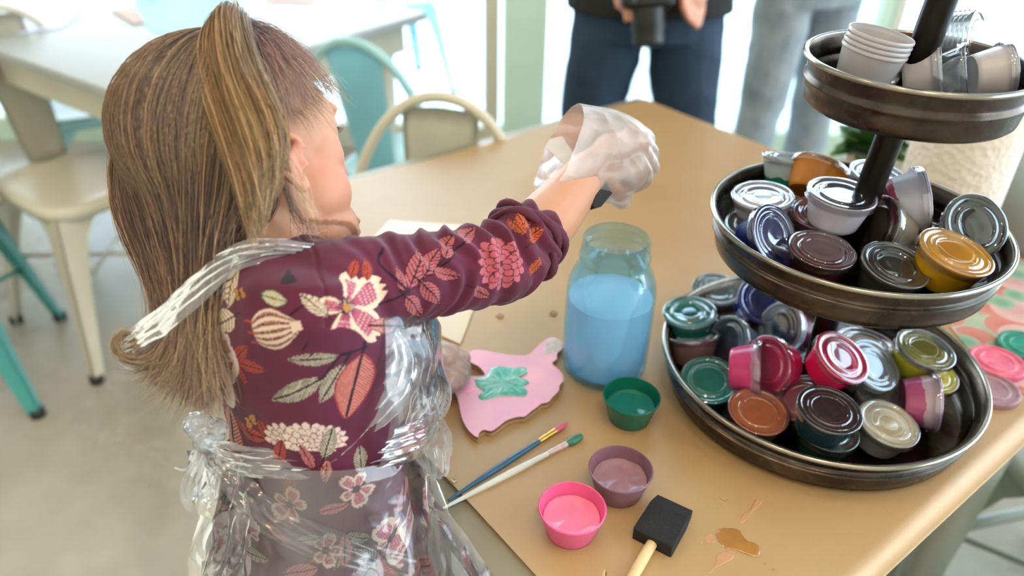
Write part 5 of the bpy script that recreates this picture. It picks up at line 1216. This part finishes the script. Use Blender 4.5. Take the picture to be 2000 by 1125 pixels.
# ================================================================ GLOVES
glm = film('glove_plastic', (.96, .96, .96), .46, (.93, .92, .90), rough=.34, boost=.9, crinkle=.10, cscale=16, cdist=.004, folds=.16)
bm = bmesh.new()
for k in range(4): chain(bm, [palmc.lerp(kn[k], .3), kn[k], mid_[k], tip[k]], [.016, .0128, .0122, .0108])
chain(bm, [P(1170, 340, .745), P(1195, 362, .752), P(1212, 386, .758)], [.013, .0125, .0115])
chain(bm, [P(1128, 366, .717), WR, P(1192, 345, .745), P(1215, 330, .752)], [.0215, .0255, .027, .024])
gx = K(1, -.05, .42).normalized(); gy = (U-gx*U.dot(gx)).normalized(); gz = gx.cross(gy)
loft(bm, [(P(1070, 300, .700), gy*.043, gz*.034), (P(1092, 300, .708), gy*.0445, gz*.036), (P(1120, 298, .718), gy*.043, gz*.036), (P(1150, 292, .730), gy*.0395, gz*.034), (P(1185, 286, .745), gy*.0345, gz*.032), (P(1215, 286, .760), gy*.032, gz*.030), (P(1240, 290, .775), gy*.027, gz*.026)], 40)
me = organic(bm, .0022, 4, .5, sub=1)
bm = bmesh.new(); bm.from_mesh(me); c0 = P(1070, 300, .700)+gx*.004
nrm = (gx*1.0+gy*-.38).normalized(); bmesh.ops.bisect_plane(bm, geom=bm.verts[:]+bm.edges[:]+bm.faces[:], plane_co=c0+nrm*.006, plane_no=nrm, clear_inner=True); bm.to_mesh(me); bm.free(); me.update()
c_ = getco(me); n_ = getno(me); c_ += n_*(.0016*crease(c_, 40, 6)+.0005*crease(c_, 90, 2))[:, None]; setco(me, c_)
mk('glove', me, glm, girl, world=True)
bm = bmesh.new(); chain(bm, [WL+(EL-WL)*.10, WL, lh], [.028, .026, .024]); ball(bm, lh, (.027, .025, .019), None, 3)
for k, (ax_, ay_) in enumerate(((905, 722), (898, 738), (888, 750), (872, 758))):
    chain(bm, [lh.lerp(at(ax_, ay_, TZ+.022), .35), at(ax_-14, ay_-10, TZ+.032), at(ax_, ay_, TZ+.021)], [.0115, .0105, .0085])
chain(bm, [lh, at(880, 690, TZ+.032), at(905, 700, TZ+.022)], [.013, .011, .009])
me = organic(bm, .0022, 3, .5, sub=1); c_ = getco(me); n_ = getno(me); c_ += n_*(.0014*crease(c_, 70, 3)+.0008*crease(c_, 150, 2))[:, None]; setco(me, c_); mk('glove', me, glm, girl, world=True)
# brush in the raised hand
foam_brush('foam brush held in the girl\'s raised gloved hand above the jar', P(1240, 284, .795), P(1138, 410, .700), K(1, .6, 0), .036, mat('yellow_dowel', hx('c99a3a'), .5))
# ================================================================ ADULTS BEHIND THE TABLE
def adult(pos, yaw, label, h, pants, top, shoes, haircol, skincol, larm, rarm, hem, stance=.11):
    """pos: floor point between the feet; yaw: direction faced; arms: list of (x forward, y left, z) joints"""
    t = empty('person', (pos.x, pos.y, 0), label, 'person'); k = h/1.7
    f = Vector((math.cos(yaw), math.sin(yaw), 0)); l = Vector((-f.y, f.x, 0))
    def W(x, y, z): return Vector((pos.x, pos.y, 0))+f*x*k+l*y*k+Vector((0, 0, z*k))
    sk = mat('adult_skin', hx(skincol), .5, sss=.2, var=.08)
    ft = []
    def hand(bm, wr, dirn, r=1):
        d = dirn.normalized(); s_ = d.cross(f).normalized() if abs(d.dot(f)) < .9 else l; nn = s_.cross(d); pc_ = wr+d*.05
        chain(bm, [wr, pc_], [.026, .030]); ball(bm, pc_+d*.015, (.032, .032, .032), None, 2)
        for q in range(4):
            o_ = s_*(q-1.5)*.019; a = pc_+d*.03+o_; L_ = (.04, .046, .043, .034)[q]; chain(bm, [a, a+d*L_*.9+nn*.008, a+d*L_*1.5+nn*.026], [.0105, .0095, .008])
        a = pc_+s_*-.03; chain(bm, [a, a+d*.035-s_*.018, a+d*.065-s_*.014+nn*.012], [.013, .011, .009])
    bm = bmesh.new()
    ax3 = (f, l, Vector((0, 0, 1)))
    ball(bm, W(.01, 0, 1.60), (.098*k, .076*k, .112*k), ax3); ball(bm, W(.03, 0, 1.54), (.070*k, .060*k, .085*k), ax3)
    chain(bm, [W(.10, 0, 1.60), W(.122, 0, 1.565)], [.012, .016]); ball(bm, W(.088, 0, 1.515), (.02, .026, .014), ax3, 2)
    for s_ in (-1, 1): ball(bm, W(0, s_*.078, 1.585), (.018, .010, .030), ax3, 2); ball(bm, W(.082, s_*.03, 1.615), (.012, .018, .008), ax3, 2)
    chain(bm, [W(0, 0, 1.52), W(-.01, 0, 1.40)], [.058*k, .062*k])
    loft(bm, [(W(0, 0, 1.42), l*.10*k, f*.07*k), (W(0, 0, 1.36), l*.19*k, f*.09*k), (W(.01, 0, 1.22), l*.175*k, f*.11*k), (W(.01, 0, 1.05), l*.15*k, f*.10*k), (W(0, 0, .92), l*.165*k, f*.11*k), (W(0, 0, .80), l*.16*k, f*.10*k)], 24)
    for A in (larm, rarm):
        chain(bm, [W(*A[0]), W(*A[1]), W(*A[2])], [.052*k, .040*k, .028*k]); hand(bm, W(*A[2]), W(*A[2])-W(*A[1]) if len(A) < 4 else W(*A[3])-W(*A[2]))
    legs = []
    for s_ in (-1, 1):
        P0 = [W(0, s_*.085, .86), W(.01, s_*(.085+stance*.45), .48), W(-.01, s_*(.09+stance), .09)]; legs.append(P0); chain(bm, P0, [.082*k, .056*k, .042*k]); chain(bm, [P0[2]-Vector((0, 0, .03)), P0[2]+f*.14*k-Vector((0, 0, .055))], [.036*k, .028*k])
    me = organic(bm, .006, 4); mk('body', me, sk, t, world=True)
    bm = bmesh.new()
    for P0 in legs: chain(bm, [P0[0], P0[1], P0[1].lerp(P0[2], .95)], [.095*k, .072*k, .062*k])
    loft(bm, [(W(0, 0, .98), l*.165*k, f*.115*k), (W(0, 0, .90), l*.185*k, f*.125*k), (W(0, 0, .80), l*.178*k, f*.115*k)], 24)
    me = organic(bm, .006, 4); c_ = getco(me); n_ = getno(me); c_ += n_*(.004*vn(c_, 16, 2)+.003*crease(c_, 22, 4))[:, None]; setco(me, c_); mk('jeans', me, pants, t, world=True)
    bm = bmesh.new(); loft(bm, [(W(0, 0, 1.45), l*.085*k, f*.07*k), (W(0, 0, 1.38), l*.20*k, f*.105*k), (W(.01, 0, 1.22), l*.19*k, f*.125*k), (W(.01, 0, 1.05), l*.17*k, f*.120*k), (W(0, 0, .93), l*.19*k, f*.132*k), (W(0, 0, hem), l*.20*k, f*.138*k)], 28)
    for A in (larm, rarm): chain(bm, [W(*A[0]), W(*A[1]), W(*A[1]).lerp(W(*A[2]), .1)], [.062*k, .052*k, .050*k])
    me = organic(bm, .006, 4); c_ = getco(me); n_ = getno(me); c_ += n_*(.004*vn(c_, 14, 5))[:, None]; setco(me, c_); mk('shirt', me, top, t, world=True)
    for P0 in legs:
        bm = bmesh.new(); chain(bm, [P0[2]-Vector((0, 0, .035)), P0[2]+f*.15*k-Vector((0, 0, .05))], [.048*k, .040*k]); me = organic(bm, .005, 3); c_ = getco(me); c_[:, 2] = np.maximum(c_[:, 2], .001); setco(me, c_); mk('shoe', me, shoes, t, world=True)
    bm = bmesh.new(); ball(bm, W(-.012, 0, 1.625), (.110*k, .090*k, .112*k), ax3, 4); ball(bm, W(-.06, 0, 1.53), (.06*k, .08*k, .10*k), ax3, 3)
    me = organic(bm, .006, 2); c_ = getco(me); rel_ = c_-np.array(W(0, 0, 1.6)); fr_ = rel_@np.array(f); m_ = (fr_ > .045)&(rel_[:, 2] < .055); c_[m_] -= (np.array(f)[None, :]*(fr_[m_]-.03)[:, None]); n_ = getno(me); c_ += n_*(.003*crease(c_, 60, 3))[:, None]; setco(me, c_)
    mk('hair', me, mat('adult_hair_'+haircol, hx(haircol), .5, var=.3, vscale=40), t, world=True)
    for s_ in (-1, 1):
        bm = bmesh.new(); ball(bm, W(.088, s_*.03, 1.598), .011, None, 3); mk('eye', tomesh(bm), eyew, t, world=True)
    bm = bmesh.new(); ball(bm, W(.100, 0, 1.515), (.010, .024, .007), ax3, 3); mk('lips', tomesh(bm), mat('lip_colour', hx('a9605a'), .4), t, world=True)
    return t, W
navy = mat('navy_denim', hx('24394f'), .85, var=.35, vscale=7, bump=.3, bscale=500, col2=hx('16283c'))
lightj = mat('faded_grey_denim', hx('a3adb3'), .85, col2=hx('7f8c96'), vscale=9, bump=.3, bscale=500)
blk = mat('black_cotton', hx('181719'), .85, var=.3); grayt = mat('pale_grey_cotton', hx('a9aeb2'), .85, var=.1)
p1_ = P(1264, 60, 1.90); yaw1 = math.atan2(-1, -.05)
kk = 1.72/1.7
def tolocal(pt, pos, yaw, k): f = Vector((math.cos(yaw), math.sin(yaw), 0)); l = Vector((-f.y, f.x, 0)); d = Vector((pt.x-pos.x, pt.y-pos.y, 0)); return (d.dot(f)/k, d.dot(l)/k, pt.z/k)
camc = P(1266, 18, 1.66)
wrl = P(1372, -32, 1.74); wrr = P(1240, -60, 1.72)
adult(p1_, yaw1, 'standing person in dark navy jeans and a black top behind the far table corner', 1.72, navy, blk, mat('grey_sneaker', hx('55585c'), .7), '3a2a20', 'c98f78',
      ((0, .19, 1.36), (.10, .27, 1.10), tolocal(wrl, p1_, yaw1, kk), tolocal(P(1318, 40, 1.66), p1_, yaw1, kk)), ((0, -.19, 1.36), (.10, -.27, 1.10), tolocal(wrr, p1_, yaw1, kk), tolocal(P(1250, 0, 1.66), p1_, yaw1, kk)), .86)
cam_ = empty('camera_body', camc, 'black camera held in front of the navy jeans', 'camera'); cam_.name = 'handheld_camera'
bkp = mat('black_camera_plastic', hx('0b0b0c'), .45)
q = Vector((0, 0, 1)).rotation_difference(K(-.05, 1, -.25).normalized()); cam_.rotation_mode = 'QUATERNION'; cam_.rotation_quaternion = q
bm = bmesh.new(); box(bm, (0, 0, .035), (.105, .06, .07), bev=.010); box(bm, (.0, 0, .075), (.045, .045, .02), bev=.006); box(bm, (-.045, -.01, .035), (.03, .07, .065), bev=.010); mk('housing', tomesh(bm, True, angle=40), bkp, cam_)
bm = bmesh.new(); lathe(bm, [(0, -.075), (.026, -.075), (.033, -.07), (.034, -.045), (.036, -.04), (.036, 0), (0, 0)], 32); mk('lens', tomesh(bm, angle=40), bkp, cam_)
p2_ = P(1560, 90, 2.42); yaw2 = math.atan2(-1, .35)
adult(p2_, yaw2, 'standing person in faded grey-blue jeans near the window behind the tray', 1.66, lightj, grayt, mat('white_sneaker', hx('c9c6c0'), .6), '7a5a3c', 'd29c82',
      ((0, .19, 1.36), (.05, .25, 1.08), (.14, .14, .98)), ((0, -.19, 1.36), (.05, -.25, 1.08), (.16, -.12, 1.0)), .92, stance=.04)
